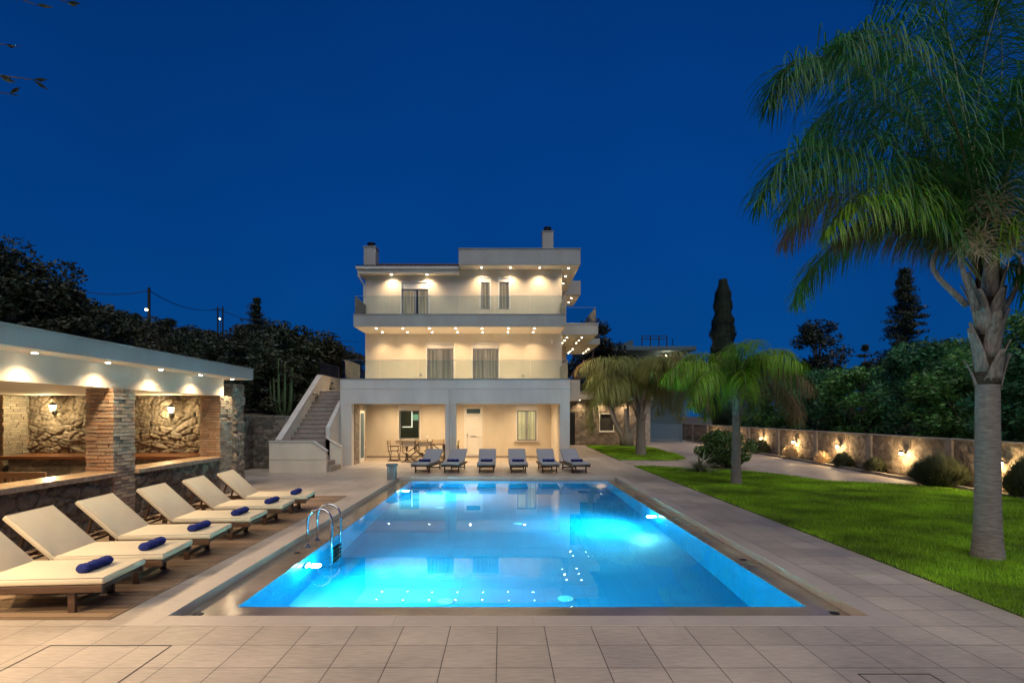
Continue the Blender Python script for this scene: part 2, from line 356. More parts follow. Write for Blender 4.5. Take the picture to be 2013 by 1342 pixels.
def brick_pillar(x0, x1, y0, y1, z0, z1, seed=0, ch=.066):
    rnd = random.Random(seed); mb = MB(); n = int((z1-z0)/ch); ch = (z1-z0)/n
    mb.box(x0+.03, x1-.03, y0+.03, y1-.03, z0, z1, (.20, .15, .10))
    for i in range(n):
        za = z0+i*ch+.006; zb = z0+(i+1)*ch-.006
        for side in range(4):
            L = (x1-x0) if side in (0, 2) else (y1-y0); t = 0; st = rnd.choice([.1, .16, .2]) if i % 2 else .22
            while t < L-.01:
                e = min(L, t+(st if t == 0 else rnd.uniform(.17, .26)))
                if L-e < .06: e = L
                d = rnd.uniform(-.012, .016); a = t+.004; b = e-.004; g = rnd.uniform(.75, 1.2); q = rnd.random()
                col = (.42*g, (.245+.06*q)*g, (.14+.06*q)*g); j1 = rnd.uniform(-.003, .003); dep = .05
                if side == 1: col = (.33*g, (.27+.03*q)*g, (.205+.03*q)*g)
                if side == 0: mb.box(x0+a, x0+b, y0-d, y0+dep, za+j1, zb+j1, col)
                elif side == 1: mb.box(x1-dep, x1+d, y0+a, y0+b, za+j1, zb+j1, col)
                elif side == 2: mb.box(x0+a, x0+b, y1-dep, y1+d, za+j1, zb+j1, col)
                else: mb.box(x0-d, x0+dep, y0+a, y0+b, za+j1, zb+j1, col)
                t = e
    return mb

# ================================================================== GROUND
g = MB()
def sheet(mb, x0, x1, y0, y1, z): mb.add([(x0,y0,z),(x1,y0,z),(x1,y1,z),(x0,y1,z)], [(0,1,2,3)])
PX0, PX1, PY0, PY1 = -2.90, 3.34, 6.18, 18.12      # basin
DX0, DX1, DY0, DY1 = -3.33, 3.66, 5.63, 18.27      # deck edge round the wet ledge
for r in ((-600, DX0, -100, 900), (DX1, 600, -100, 900), (DX0, DX1, -100, DY0), (DX0, DX1, DY1, 900)): sheet(g, *r, -.16)
struct('ground', g, M['earth'], recalc=False)
d = MB()
CO = .27
def ring(mb, z0, z1, a, b):
    (x0, x1, y0, y1), (X0, X1, Y0, Y1) = a, b
    mb.box(X0, x0, Y0, Y1, z0, z1); mb.box(x1, X1, Y0, Y1, z0, z1); mb.box(x0, x1, Y0, y0, z0, z1); mb.box(x0, x1, y1, Y1, z0, z1)
C0 = (DX0-.27, DX1+.24, DY0-.265, DY1+.3)
for r in ((-13.6, C0[0], -1, 26.8), (C0[0], 5.16, -1, C0[2]), (C0[0], C0[1], C0[3], 26.8), (C0[1], 5.16, C0[2], 26.8)):
    d.box(*r, -.15, 0)
d.add([(4.0, 26.8, 0), (5.16, 26.8, 0), (5.5, 38, 0), (4.0, 38, 0)], [(0, 1, 2, 3)])
d.box(2.7, 4.0, 26.8, 38, -.15, 0)
struct('pool_deck', d, M['deck'])
b = MB(); b.box(-6.95, -3.84, 5.52, 14.0, .001, .007); struct('striped_deck_sheet', b, M['deck_rows'])  # thin sheet of narrow brown rows laid over the tiles
# swimming pool: basin, wet ledge, coping
pool = thing('swimming_pool', 'long rectangular swimming pool glowing blue in front of the villa', 'pool', (0, 12, 0))
b = MB(); b.add([(PX0,PY0,-1.6),(PX1,PY0,-1.6),(PX1,PY1,-1.6),(PX0,PY1,-1.6)], [(0,1,2,3)])
obj('floor', b, M['pooltile'], pool, recalc=False)
b = MB()
for (xa, ya), (xb, yb) in (((PX0,PY0),(PX0,PY1)), ((PX0,PY1),(PX1,PY1)), ((PX1,PY1),(PX1,PY0)), ((PX1,PY0),(PX0,PY0))):
    b.add([(xa,ya,-1.6),(xb,yb,-1.6),(xb,yb,-.114),(xa,ya,-.114)], [(0,1,2,3)])
obj('basin_wall', b, M['pooltile'], pool, recalc=False)
b = MB(); ring(b, -.112, -.094, (PX0, PX1, PY0, PY1), (DX0, DX1, DY0, DY1)); obj('wet_ledge', b, M['ledge'], pool)
b = MB(); ring(b, -.15, .006, (DX0, DX1, DY0, DY1), C0); obj('coping', b, M['coping'], pool, bevel=.004)
for (x, y) in ((-3.2, 5.95), (-3.12, 8.6), (-3.05, 10.6), (3.52, 5.98), (3.5, 8.2), (3.52, 11.6), (3.5, 14.6)):
    b = MB(); b.lathe((x, y, -.094), [(.05, 0), (.05, .006), (.03, .008)], 16); obj('overflow_drain', b, M['metal_dark'], pool)
for (x, y, z) in ((-.8, 7.9, -1.598), (.9, 8.0, -1.598), (.35, 12.6, -1.598), (-1.6, 14.5, -1.598)):
    b = MB(); b.lathe((x, y, z), [(.11, 0), (.11, .012), (.07, .02)], 20); obj('floor_inlet', b, M['ivory'], pool)
for (x, y, s) in ((PX0, 8.35, 1), (PX0, 16.2, 1), (PX1, 12.2, -1)):
    b = MB(); b.tube([(x+s*.002, y, -.52), (x+s*.03, y, -.52)], .13, 20); rg = obj('pool_lamp', b, M['ring'], pool)
    b = MB(); b.tube([(x+s*.03, y, -.52), (x+s*.045, y, -.52)], [.10, .06], 20); obj('lamp_glass', b, M['poollamp'], rg)
    light(pool, (x+s*.14, y, -.55), 'POINT', 190, (.22, .98, 1), .08, name='pool_light')
    light(pool, (x+s*.10, y, -.53), 'SPOT', 750, (.45, 1, .95), .06, spot=60, blend=.7, aim=(x+s*1.25, y+.1, -1.6), name='pool_light')
    light(pool, (x+s*.12, y, -.54), 'SPOT', 1500, (.2, 1, .97), .06, spot=150, blend=.8, aim=(x+s*5, y, -1.3), name='pool_light')
light(pool, (0.2, PY0+.14, -.6), 'POINT', 280, (.22, .92, 1), .08, name='pool_light')
wt = MB(); wt.add([(PX0,PY0,-.10),(PX1,PY0,-.10),(PX1,PY1,-.10),(PX0,PY1,-.10)], [(0,1,2,3)])
mw = bpy.data.materials.new('pool_water'); mw.use_nodes = True; n = mw.node_tree.nodes; l = mw.node_tree.links; n.remove(n['Principled BSDF'])
gl = n.new('ShaderNodeBsdfGlass'); gl.inputs['Roughness'].default_value = 0; gl.inputs['IOR'].default_value = 1.33; gl.inputs['Color'].default_value = (.9, .98, 1, 1)
t = n.new('ShaderNodeTexCoord'); z = n.new('ShaderNodeTexNoise'); z.inputs['Scale'].default_value = 1.6; z.inputs['Detail'].default_value = 2
bp = n.new('ShaderNodeBump'); bp.inputs['Strength'].default_value = .04; bp.inputs['Distance'].default_value = .02
l.new(t.outputs['Object'], z.inputs['Vector']); l.new(z.outputs[0], bp.inputs['Height']); l.new(bp.outputs[0], gl.inputs['Normal'])
l.new(gl.outputs[0], n['Material Output'].inputs[0])
struct('water', wt, mw, recalc=False)
# service hatches let into the deck
for nm, x0, x1, y0, y1, lb in (('floor_hatch', -3.93, -2.87, 3.85, 4.91, 'square tiled floor hatch outlined in the deck at the bottom left of the photo'),
                           ('floor_hatch', 2.75, 3.31, 3.8, 4.37, 'small floor hatch in the grey deck right of the pool corner')):
    h = thing(nm, lb, 'floor hatch', ((x0+x1)/2, (y0+y1)/2, 0))
    b = MB(); ring(b, .001, .004, (x0+.008, x1-.008, y0+.008, y1-.008), (x0, x1, y0, y1)); obj('hatch_frame', b, M['hatchline'], h)
# lawn, island, driveway
def polysheet(pts, z, z0=None):
    mb = MB()
    if z0 is None: mb.add([(p[0], p[1], z) for p in pts], [tuple(range(len(pts)))])
    else: mb.prism(pts, 'z', z0, z)
    return mb
LAWN = [(5.165, -1), (5.165, 22.1), (5.9, 22.0), (7.2, 20.9), (8.1, 20.6), (8.9, 19.9), (9.4, 18.4), (9.8, 17.0), (10.7, 16.6), (12.2, 15.6), (12.35, -1)]
ISL = [(5.25, 25.1), (5.6, 24.95), (6.9, 24.7), (7.75, 24.9), (8.35, 25.6), (8.6, 27.0), (8.9, 30.0), (9.1, 35.9), (5.45, 36.6)]
struct('lawn', polysheet(LAWN, .015, -.1), M['lawn'])
struct('lawn_island', polysheet(ISL, .02, -.1), M['lawn'])
struct('driveway', polysheet([(5.17, -.9), (14.0, -.9), (15.2, 52), (5.2, 60)], -.012, -.12), M['drive'])
kb = MB()
for A, B in zip(ISL, ISL[1:]): kb.bar((A[0], A[1], -.02), (B[0], B[1], -.02), .08, .09)
for A, B in (((5.165, 22.16), (5.9, 22.06)),): kb.bar((A[0], A[1], -.05), (B[0], B[1], -.05), .06, .07)
WALLX = lambda Y: 12.0+.068*Y
kb.bar((WALLX(0)-.62, 0, 0), (WALLX(52)-.5, 52, 0), .12, .16)
struct('kerb', kb, M['kerb'])
sb = MB(); sb.add([(WALLX(0)-.6, 0, .02), (WALLX(0)+.05, 0, .02), (WALLX(52)+.05, 52, .02), (WALLX(52)-.5, 52, .02)], [(0,1,2,3)])
struct('soil_strip', sb, M['earth'])
# grass blades
def inpoly(X, Y, poly):
    r = np.zeros(X.shape, bool); n = len(poly); j = n-1
    for i in range(n):
        xi, yi = poly[i]; xj, yj = poly[j]
        c = ((yi > Y) != (yj > Y)) & (X < (xj-xi)*(Y-yi)/(yj-yi+1e-9)+xi); r ^= c; j = i
    return r
def grass(name, poly, n, seed, hmin=.03, hmax=.065, ypow=1.8, z=.015, over=.04):
    rng = np.random.default_rng(seed)
    xs = [p[0] for p in poly]; ys = [p[1] for p in poly]; y0 = max(4.6, min(ys))
    X = rng.uniform(min(xs)-over, max(xs)+over, n); Y = y0+(max(ys)-y0)*rng.random(n)**ypow
    k = inpoly(X, Y, poly); X = X[k]; Y = Y[k]; n = len(X)
    X = X+rng.normal(0, .018, n); Y = Y+rng.normal(0, .018, n)
    h = rng.uniform(hmin, hmax, n)*(1+.35*np.sin(X*1.9)*np.sin(Y*1.3)); a = rng.uniform(0, 2*np.pi, n); ww = .0022+.00045*Y
    lean = rng.uniform(.1, .7, n)*h; la = rng.uniform(0, 2*np.pi, n)
    P = np.zeros((n, 3, 3)); cx = np.cos(a)*ww; sy = np.sin(a)*ww
    P[:, 0] = np.stack([X-cx, Y-sy, np.full(n, z)], 1); P[:, 1] = np.stack([X+cx, Y+sy, np.full(n, z)], 1)
    P[:, 2] = np.stack([X+lean*np.cos(la), Y+lean*np.sin(la), z+h], 1)
    o = obj(name, (P.reshape(-1, 3), np.arange(3*n).reshape(-1, 3), None), M['grass'])
    return tag(o, kind='stuff')
tag(grass('lawn_grass', LAWN, 300000, 1), 'short green lawn grass right of the pool deck', 'grass')
tag(grass('island_grass', ISL, 60000, 2, .04, .09, 1, .02), 'short green grass of the small lawn by the stone annexe', 'grass')

# ================================================================== VILLA
H = thing('villa', 'white three storey villa with lit balconies behind the pool', 'house', (-1.8, 26, 0))
def wall_holes(x0, x1, z0, z1, y0, y1, holes):
    """wall between y0 (front) and y1 with rectangular openings, reveals included"""
    xs = sorted({x0, x1, *[h[0] for h in holes], *[h[1] for h in holes]}); zs = sorted({z0, z1, *[h[2] for h in holes], *[h[3] for h in holes]})
    inh = lambda i, j: any(h[0]-1e-6 <= (xs[i]+xs[i+1])/2 <= h[1]+1e-6 and h[2]-1e-6 <= (zs[j]+zs[j+1])/2 <= h[3]+1e-6 for h in holes)
    mb = MB(); I = len(xs)-1; J = len(zs)-1
    solid = lambda i, j: 0 <= i < I and 0 <= j < J and not inh(i, j)
    for i in range(I):
        for j in range(J):
            if not solid(i, j): continue
            a, b_, c, d_ = xs[i], xs[i+1], zs[j], zs[j+1]
            mb.add([(a,y0,c),(b_,y0,c),(b_,y0,d_),(a,y0,d_)], [(0,1,2,3)]); mb.add([(a,y1,c),(b_,y1,c),(b_,y1,d_),(a,y1,d_)], [(3,2,1,0)])
            if not solid(i-1, j): mb.add([(a,y0,c),(a,y1,c),(a,y1,d_),(a,y0,d_)], [(3,2,1,0)])
            if not solid(i+1, j): mb.add([(b_,y0,c),(b_,y1,c),(b_,y1,d_),(b_,y0,d_)], [(0,1,2,3)])
            if not solid(i, j-1): mb.add([(a,y0,c),(b_,y0,c),(b_,y1,c),(a,y1,c)], [(3,2,1,0)])
            if not solid(i, j+1): mb.add([(a,y0,d_),(b_,y0,d_),(b_,y1,d_),(a,y1,d_)], [(0,1,2,3)])
    return mb
def S26(x): return (x-987)*26/F
def Z26(y): return 2+(816-y)*26/F
def S27(x): return (x-987)*26.7/F
def Z27(y): return 2+(816-y)*26.7/F
fd1 = (S26(839), S26(892), 3.08, 5.30); fd2 = (S26(929), S26(980.7), 3.08, 5.30)
sd1 = (S26(789), S26(842.7), 6.285, 8.12); nw1 = (S26(944.6), S26(963.4), 6.87, 8.33); nw2 = (S26(981), S26(1001.5), 6.87, 8.33)
obj('first_floor_wall', wall_holes(-6.30, 2.75, 3.06, 5.757, 26, 26.25, [fd1, fd2]), M['plaster'], H, recalc=False)
obj('second_floor_wall', wall_holes(-6.30, 2.75, 6.285, 8.697, 26, 26.25, [sd1, nw1, nw2]), M['plaster'], H, recalc=False)
gw1 = (S27(784), S27(825), Z27(863), Z27(806)); gdo = (S27(914.5), S27(946.5), 0, Z27(801)); gw2 = (S27(1016), S27(1055), Z27(866), Z27(806))
obj('ground_floor_wall', wall_holes(-8.0, 2.72, 0, 2.75, 26.7, 26.95, [gw1, gdo, gw2]), M['plaster'], H, recalc=False)
# hidden sides and back of the body
b = MB(); b.box(-6.30, -6.1, 26.25, 36, 3.06, 8.6); b.box(2.55, 2.75, 26.25, 30.8, 3.06, 8.69); b.box(-6.3, 2.75, 35.8, 36, 0, 8.6); b.box(-8.0, -7.8, 26.95, 36, 0, 3.0)
b.box(2.752, 3.5, 30.8, 36, 0, 8.69)
b.box(2.3, 2.70, 22.9, 26.7, 0, 2.74)
obj('side_wall', b, M['plaster'], H)
# portico
for x0, x1 in ((-6.45, -6.0), (-2.27, -1.84), (2.31, 2.70)):
    b = MB(); b.box(x0, x1, 22.5, 22.9, 0, 2.46); obj('column', b, M['white'], H, bevel=.008)
b = MB(); b.box(-6.45, 2.70, 22.5, 22.9, 2.46, 3.05); b.box(-6.45, 2.70, 22.505, 22.75, 3.062, 3.44); obj('portico_beam', b, M['white'], H)
b = MB(); b.box(-6.47, 2.72, 22.48, 22.78, 3.44, 3.465); obj('parapet_cap', b, M['aluminium'], H)
b = MB(); b.tube([(-2.06, 22.47, .05), (-2.06, 22.47, 3.06)], .035, 10); obj('drain_pipe', b, M['white'], H)
b = MB(); b.box(-6.44, 2.69, 22.9, 26.7, 2.75, 3.06); b.box(-8.0, -6.44, 25.0, 26.7, 2.75, 3.06); b.box(-7.99, 2.71, 26.7, 35.8, 2.76, 3.055); obj('terrace_slab', b, M['soffit'], H)
b = MB(); b.box(-6.4, -6.2, 22.9, 25.0, 3.06, 3.44); obj('terrace_parapet', b, M['white'], H)
obj('stone_cheek', stone_box(-6.40, -5.98, 22.92, 24.7, 0, 2.75, 'frb', seed=3, cw=.22, ch=.14, depth=.03, res=.03), M['stone'], H)
b = MB(); b.box(-6.38, -6.0, 22.95, 24.68, 0, 2.75); obj('cheek_core', b, M['plaster'], H)
b = MB(); b.box(-5.97, -5.93, 23.55, 24.35, .02, 2.2); fr = obj('side_door', b, M['pvc'], H, bevel=.004)
b = MB(); b.box(-5.928, -5.92, 23.68, 24.22, .2, 2.08); obj('pane', b, M['farwall'], fr)
b = MB(); b.box(-6.4, 2.3, 26.675, 26.698, .002, .09); obj('skirting', b, M['step'], H)
# windows and doors
def frame(mb, x0, x1, z0, z1, y, t=.05, d=.05, mid=(), bars=()):
    mb.box(x0, x0+t, y, y+d, z0, z1); mb.box(x1-t, x1, y, y+d, z0, z1); mb.box(x0+t, x1-t, y, y+d, z1-t, z1); mb.box(x0+t, x1-t, y, y+d, z0, z0+t)
    for m_ in mid: mb.box(m_-t*.8, m_+t*.8, y-.004, y+d+.004, z0+t, z1-t)
    for z_ in bars: mb.box(x0+t, x1-t, y+.002, y+d-.002, z_-.02, z_+.02)
def curtain(x0, x1, z0, z1, y, parent, m, gap=None, name='curtain'):
    mb = MB(); n = int((x1-x0)/.012)
    for i in range(n):
        a = x0+(x1-x0)*i/n; b_ = x0+(x1-x0)*(i+1)/n
        if gap and gap[0] < (a+b_)/2 < gap[1]: continue
        ya = y+.03*math.sin(a*44+math.sin(a*9)*2); yb = y+.03*math.sin(b_*44+math.sin(b_*9)*2)
        mb.add([(a,ya,z0),(b_,yb,z0),(b_,yb,z1),(a,ya,z1)], [(0,1,2,3)])
    obj(name, mb, m, parent, recalc=False, smooth=True)
def opening(name, hole, y, box=0, fm='pvc', inner='aluminium', cur=None, mid=True, gap=None, parent=H, surround=True, room='dark'):
    x0, x1, z0, z1 = hole
    mb = MB()
    if surround:
        s = .05; mb.box(x0-s, x0+.01, y-.02, y+.02, z0, z1+s); mb.box(x1-.01, x1+s, y-.02, y+.02, z0, z1+s); mb.box(x0+.01, x1-.01, y-.02, y+.02, z1-.01, z1+s)
    else: mb.box(x0, x0+.02, y+.01, y+.1, z0, z1)
    w = obj(name, mb, M[fm], parent)
    if box:
        b = MB(); b.box(x0+.012, x1-.012, y+.03, y+.2, z1-box, z1-.012); obj('shutter_box', b, M[fm], w, bevel=.006); z1 -= box
    b = MB(); frame(b, x0+.012, x1-.012, z0+.002, z1, y+.08, .055, .05, [(x0+x1)/2] if mid else []); obj('window_frame', b, M[inner], w)
    b = MB(); b.box(x0+.06, x1-.06, y+.10, y+.106, z0+.05, z1-.05); obj('pane', b, M['wglass'], w)
    if cur: curtain(x0+.01, x1-.01, z0, z1-.01, y+.19, w, M[cur], gap)
    b = MB(); X0, X1, Z0, Z1, Y0, Y1 = x0-.5, x1+.5, z0, z1+.25, y+.26, y+2.2
    b.add([(X0,Y0,Z0),(X1,Y0,Z0),(X1,Y1,Z0),(X0,Y1,Z0),(X0,Y0,Z1),(X1,Y0,Z1),(X1,Y1,Z1),(X0,Y1,Z1)], [(0,1,2,3),(7,6,5,4),(1,5,6,2),(3,2,6,7),(0,3,7,4)])
    obj('room', b, M[room], w, recalc=False)
    return w
opening('balcony_door', fd1, 26, .22, cur='curtain')
opening('balcony_door', fd2, 26, .22, cur='curtain')
opening('balcony_door', sd1, 26, .30, cur='curtain', gap=(-4.08, -3.9))
opening('narrow_window', nw1, 26, .19, cur='curtain', mid=False); opening('narrow_window', nw2, 26, .19, cur='curtain', mid=False)
kw = opening('kitchen_window', gw1, 26.7, 0, mid=False, room='kitchen')
b = MB(); b.box(gw1[0]+.28+.05, gw1[0]+.28+.5, 28.75, 28.8, 1.75, 2.05); obj('lit_picture', b, M['greenlit'], kw)
b = MB(); xx = gw1[0]; b.box(xx+.5, xx+.545, 27.3, 27.34, 1.45, 2.2); b.box(xx+.05, xx+.545, 27.341, 27.38, 1.42, 1.46); obj('strip_light', b, M['tube'], kw)
b = MB(); b.box(xx+.0, xx+1.1, 27.6, 28.0, 1.05, 1.09); obj('worktop', b, M['countertop'], kw)
gw = opening('lit_window', gw2, 26.7, 0, cur='curtain_lit')
for g_ in (gw1, gw2):
    b = MB(); b.box(g_[0]-.12, g_[1]+.12, 26.6, 26.72, g_[2]-.05, g_[2]-.004); obj('window_sill', b, M['white'], H, bevel=.004)
    b = MB(); b.box(g_[0]-.02, g_[1]+.02, 26.68, 26.702, g_[3]+.052, g_[3]+.24); obj('shutter_box', b, M['pvc'], H)
# panelled entrance door with a transom
x0, x1, z1 = gdo[0], gdo[1], gdo[3]
b = MB(); b.box(x0, x0+.06, 26.68, 26.8, 0, z1); b.box(x1-.06, x1, 26.68, 26.8, 0, z1); b.box(x0+.06, x1-.06, 26.68, 26.8, z1-.05, z1); b.box(x0+.06, x1-.06, 26.68, 26.8, 2.02, 2.08)
b.box(x0-.05, x0, 26.69, 26.705, 0, z1+.05); b.box(x1, x1+.05, 26.69, 26.705, 0, z1+.05)
dr = obj('entrance_door', b, M['pvc'], H)
b = MB(); b.box(x0+.06, x1-.06, 26.74, 26.78, .01, 2.02)
for i in range(11): b.box(x0+.14, x1-.14, 26.733, 26.741, .12+i*.17, .12+i*.17+.14)
obj('door_leaf', b, M['pvc'], dr, bevel=.003)
b = MB(); b.box(x0+.065, x1-.065, 26.76, 26.765, 2.09, z1-.06); obj('transom_pane', b, M['farwall'], dr)
b = MB(); b.bar((x0+.26, 26.70, 1.02), (x0+.5, 26.70, 1.02), .02, .02); b.bar((x0+.3, 26.70, 1.02), (x0+.3, 26.735, 1.02), .015, .015); b.bar((x0+.46, 26.70, 1.02), (x0+.46, 26.735, 1.02), .015, .015)
b.box(x0+.08, x0+.10, 26.69, 26.74, 1.0, 1.14); obj('handle', b, M['metal_dark'], dr)
# first balcony slab (over the first floor) and rails
b = MB(); b.box(-6.29, 2.70, 23.9, 24.05, 5.76, 6.27); b.box(-6.29, 2.70, 24.05, 26.0, 5.76, 6.16); b.box(-6.29, -6.14, 24.05, 26, 6.16, 6.27); obj('balcony_slab', b, M['fascia'], H)
b = MB(); b.box(-6.26, 2.67, 23.94, 26.0, 5.745, 5.759); obj('balcony_soffit', b, M['soffit'], H)
b = MB(); b.box(-6.31, 2.72, 23.88, 24.07, 6.27, 6.29); obj('balcony_trim', b, M['aluminium'], H)
def rail(x0, y0, x1, y1, z0, z1, parent=H, n=None):
    L = math.hypot(x1-x0, y1-y0); n = n or max(1, round(L/1.5)); mb = MB()
    dx, dy = (x1-x0)/L, (y1-y0)/L
    for i in range(n):
        a = i*L/n+.008; c = (i+1)*L/n-.008
        mb.bar((x0+dx*a, y0+dy*a, (z0+z1)/2), (x0+dx*c, y0+dy*c, (z0+z1)/2), .012, z1-z0)
    o = obj('glass_railing', mb, M['glass'], parent)
    mb = MB(); mb.bar((x0, y0, z1+.006), (x1, y1, z1+.006), .018, .01); obj('rail_edge', mb, M['ring'], o)
    return o
rail(-6.25, 23.97, 2.66, 23.97, 6.29, 7.05); rail(-6.25, 24.0, -6.25, 26, 6.29, 7.05, n=1); rail(2.66, 24.0, 2.66, 26, 6.29, 7.05, n=1)
rail(-6.38, 22.62, 2.64, 22.62, 3.466, 4.20); rail(-6.3, 22.66, -6.3, 25.0, 3.46, 4.22); rail(2.64, 22.66, 2.64, 25.9, 3.466, 4.2)
# top canopy, eave, roof
b = MB(); b.box(-1.94, 3.50, 25.2, 30.8, 8.715, 9.42); obj('roof_canopy', b, M['fascia'], H, bevel=.006)
b = MB(); b.box(-1.92, 3.48, 25.22, 30.78, 8.70, 8.714); obj('canopy_soffit', b, M['soffit'], H)
b = MB(); b.box(-1.97, 3.53, 25.17, 30.83, 9.42, 9.45); obj('canopy_trim', b, M['fascia'], H)
b = MB(); b.box(-6.55, -1.945, 25.55, 26.0, 8.42, 8.62); b.box(-6.55, -6.3, 26.0, 30, 8.42, 8.62); obj('eave', b, M['soffit'], H)
b = MB(); b.box(-6.6, -1.95, 25.43, 25.56, 8.60, 8.72); b.tube([(-6.5, 25.5, 8.6), (-6.5, 25.55, 8.3), (-6.34, 25.93, 7.95), (-6.34, 25.93, 6.3)], .045, 8); obj('gutter', b, M['white'], H, bevel=.01)
mb = MB(); nx = 90; ny = 14
for j in range(ny+1):
    for i in range(nx+1):
        x = -6.65+4.7*i/nx; t_ = j/ny; mb.v.append((x, 25.4+t_*5, 8.74+t_*5*.285+.028*abs(math.sin(x*math.pi/.22))+.03*((t_*5/.36) % 1)*-1))
for j in range(ny):
    for i in range(nx): a = j*(nx+1)+i; mb.f.append((a, a+1, a+nx+2, a+nx+1))
obj('tiled_roof', mb, M['rooftile'], H)
b = MB(); b.prism([(25.6, 8.6), (30.4, 8.6), (30.4, 10.1), (25.6, 8.72)], 'x', -6.6, -1.96); obj('roof_core', b, M['white'], H)
def chimney(x0, x1, y0, y1, z0, z1, lam):
    b = MB(); b.box(x0, x1, y0, y1, z0, z1); b.box(x0-.03, x1+.03, y0-.03, y1+.03, z1, z1+.04); c = obj('chimney', b, M['fascia'], H, bevel=.005)
    cx, cyy = (x0+x1)/2, (y0+y1)/2; b = MB()
    b.lathe((cx, cyy, z1+.04), [(.16, 0), (.16, .08), (.2, .09), (.2, .12), (.15, .13), (.15, .19), (.2, .2), (.2, .23), (.1, .27)], 14); obj('cowl', b, M['metal_dark'], c)
chimney(-6.42, -5.87, 26.2, 26.9, 8.75, 9.8, 0); chimney(1.98, 2.52, 27.7, 28.2, 9.45, 11.0, 0)
b = MB(); b.tube([(-1.6, 27.5, 9.45), (-1.6, 27.5, 9.85)], .02); b.bar((-1.9, 27.5, 9.72), (-1.2, 27.5, 9.78), .25, .06); b.bar((-1.35, 27.5, 9.78), (-1.25, 27.5, 9.95), .1, .1); obj('antenna', b, M['metal_dark'], H)
# right wing balconies
b = MB(); b.box(2.76, 4.49, 26.4, 30.0, 5.775, 6.27); obj('balcony_slab', b, M['fascia'], H, bevel=.005)
b = MB(); b.box(2.78, 4.47, 26.42, 29.98, 5.76, 5.774); b.box(2.78, 5.18, 30.02, 34.8, 5.76, 5.774); obj('balcony_soffit', b, M['soffit'], H)
b = MB(); b.box(3.0, 5.2, 30.0, 34.82, 5.775, 6.08); obj('balcony_slab', b, M['fascia'], H, bevel=.005)
b = MB(); b.box(3.3, 4.37, 31.4, 34.6, 8.71, 9.48); obj('roof_canopy', b, M['fascia'], H)
b = MB(); b.box(3.32, 4.35, 31.42, 34.58, 8.695, 8.709); obj('canopy_soffit', b, M['soffit'], H)
rail(2.9, 26.5, 4.4, 26.5, 6.27, 7.05, n=1); rail(4.4, 26.5, 4.4, 30.0, 6.27, 7.05, n=3)
b = MB(); b.box(2.74, 4.52, 26.37, 26.55, 6.27, 6.30); obj('balcony_trim', b, M['white'], H)
for x in (-5.41, -4.27, -3.13, -2.0, -.86, .28, 1.40): downlight(H, x, 24.3, 5.745, 20, 120)
for x in (-5.39, -4.26, -3.14, -2.0, -.87, .27, 1.40): downlight(H, x, 25.38, 5.745, 29, 125)
for x in (-.93, .38, 1.71): downlight(H, x, 25.62, 8.70, 38, 125)
for x, y in ((3.03, 25.7), (3.05, 27.2), (3.1, 28.7)): downlight(H, x, y, 8.70, 26)
for x in (-5.04, -3.42): downlight(H, x, 25.75, 8.42, 27, 140)
for y in (27.3, 28.3, 29.3):
    for x in (3.13, 3.85): downlight(H, x, y, 5.76, 16)
for y in (32, 33, 34):
    for x in (4.0, 4.9): downlight(H, x, y, 5.76, 16)
for y in (32.2, 33.4): downlight(H, 3.95, y, 8.695, 16)
for x in (-5.13, -3.3, -1.44, 1.03):
    for y in (24.0, 25.6): downlight(H, x, y, 2.75, 46, 155, 1)
# small fittings
b = MB(); b.box(S26(1083), S26(1088), 25.93, 26, Z26(676), Z26(668)); obj('alarm_siren', b, M['pvc'], H, bevel=.01)
for x, y in ((827, 736), (1028, 738)):
    b = MB(); b.box(S26(x)-.05, S26(x)+.05, 25.97, 26, Z26(y)-.04, Z26(y)+.04); obj('socket_cover', b, M['ring'], H)
b = MB(); b.box(S27(903), S27(906), 26.68, 26.70, 1.15, 1.25); b.box(S27(838), S27(842), 26.68, 26.7, .95, 1.03); obj('wall_switch', b, M['pvc'], H)

# stone annexe to the right, behind the palms
A = thing('stone_annexe', 'low stone clad annexe with cream cornice right of the villa', 'building', (6, 38, 0))
ww = (S := lambda x: (x-987)*38/F)
obj('stone_wall', join([stones((3.5, 38, 0), (1,0,0), (0,0,1), (0,-1,0), S(1178)-3.5, 3.04, seed=11, cw=.34, ch=.24, res=.07, depth=.04),
     stones((S(1207), 38, 0), (1,0,0), (0,0,1), (0,-1,0), 9.55-S(1207), 3.04, seed=12, cw=.34, ch=.24, res=.07, depth=.04),
     stones((S(1178), 38, 0), (1,0,0), (0,0,1), (0,-1,0), S(1207)-S(1178), .92, seed=13, cw=.34, ch=.24, res=.07, depth=.04),
     stones((S(1178), 38, 2.14), (1,0,0), (0,0,1), (0,-1,0), S(1207)-S(1178), .9, seed=14, cw=.34, ch=.24, res=.07, depth=.04)]), M['stone'], A)
b = MB(); b.box(3.4, 9.6, 38.35, 44, 0, 3.04); obj('wall_core', b, M['plaster'], A)
b = MB(); b.box(9.55, 9.95, 37.9, 38.3, 0, 3.04); obj('corner_pillar', b, M['concrete'], A)
b = MB(); b.box(3.4, 10.0, 37.4, 44, 3.045, 3.3); b.box(3.45, 9.9, 37.55, 44, 3.3, 3.56); b.box(3.4, 10.0, 37.45, 37.8, 3.56, 3.6); obj('cornice', b, M['plaster'], A, bevel=.01)
b = MB(); b.box(4.3, 5.15, 37.3, 38.2, 2.95, 4.34); obj('parapet_block', b, M['white'], A, bevel=.01)
rail(5.2, 37.55, 9.9, 37.55, 3.6, 4.6, A)
b = MB(); b.box(S(1119.5), S(1130), 37.9, 38.0, .02, 2.2); obj('dark_door', b, M['metal_dark'], A, bevel=.01)
b = MB(); frame(b, S(1178), S(1207), .92, 2.14, 38.0, .05, .06); wf = obj('window', b, M['pvc'], A)
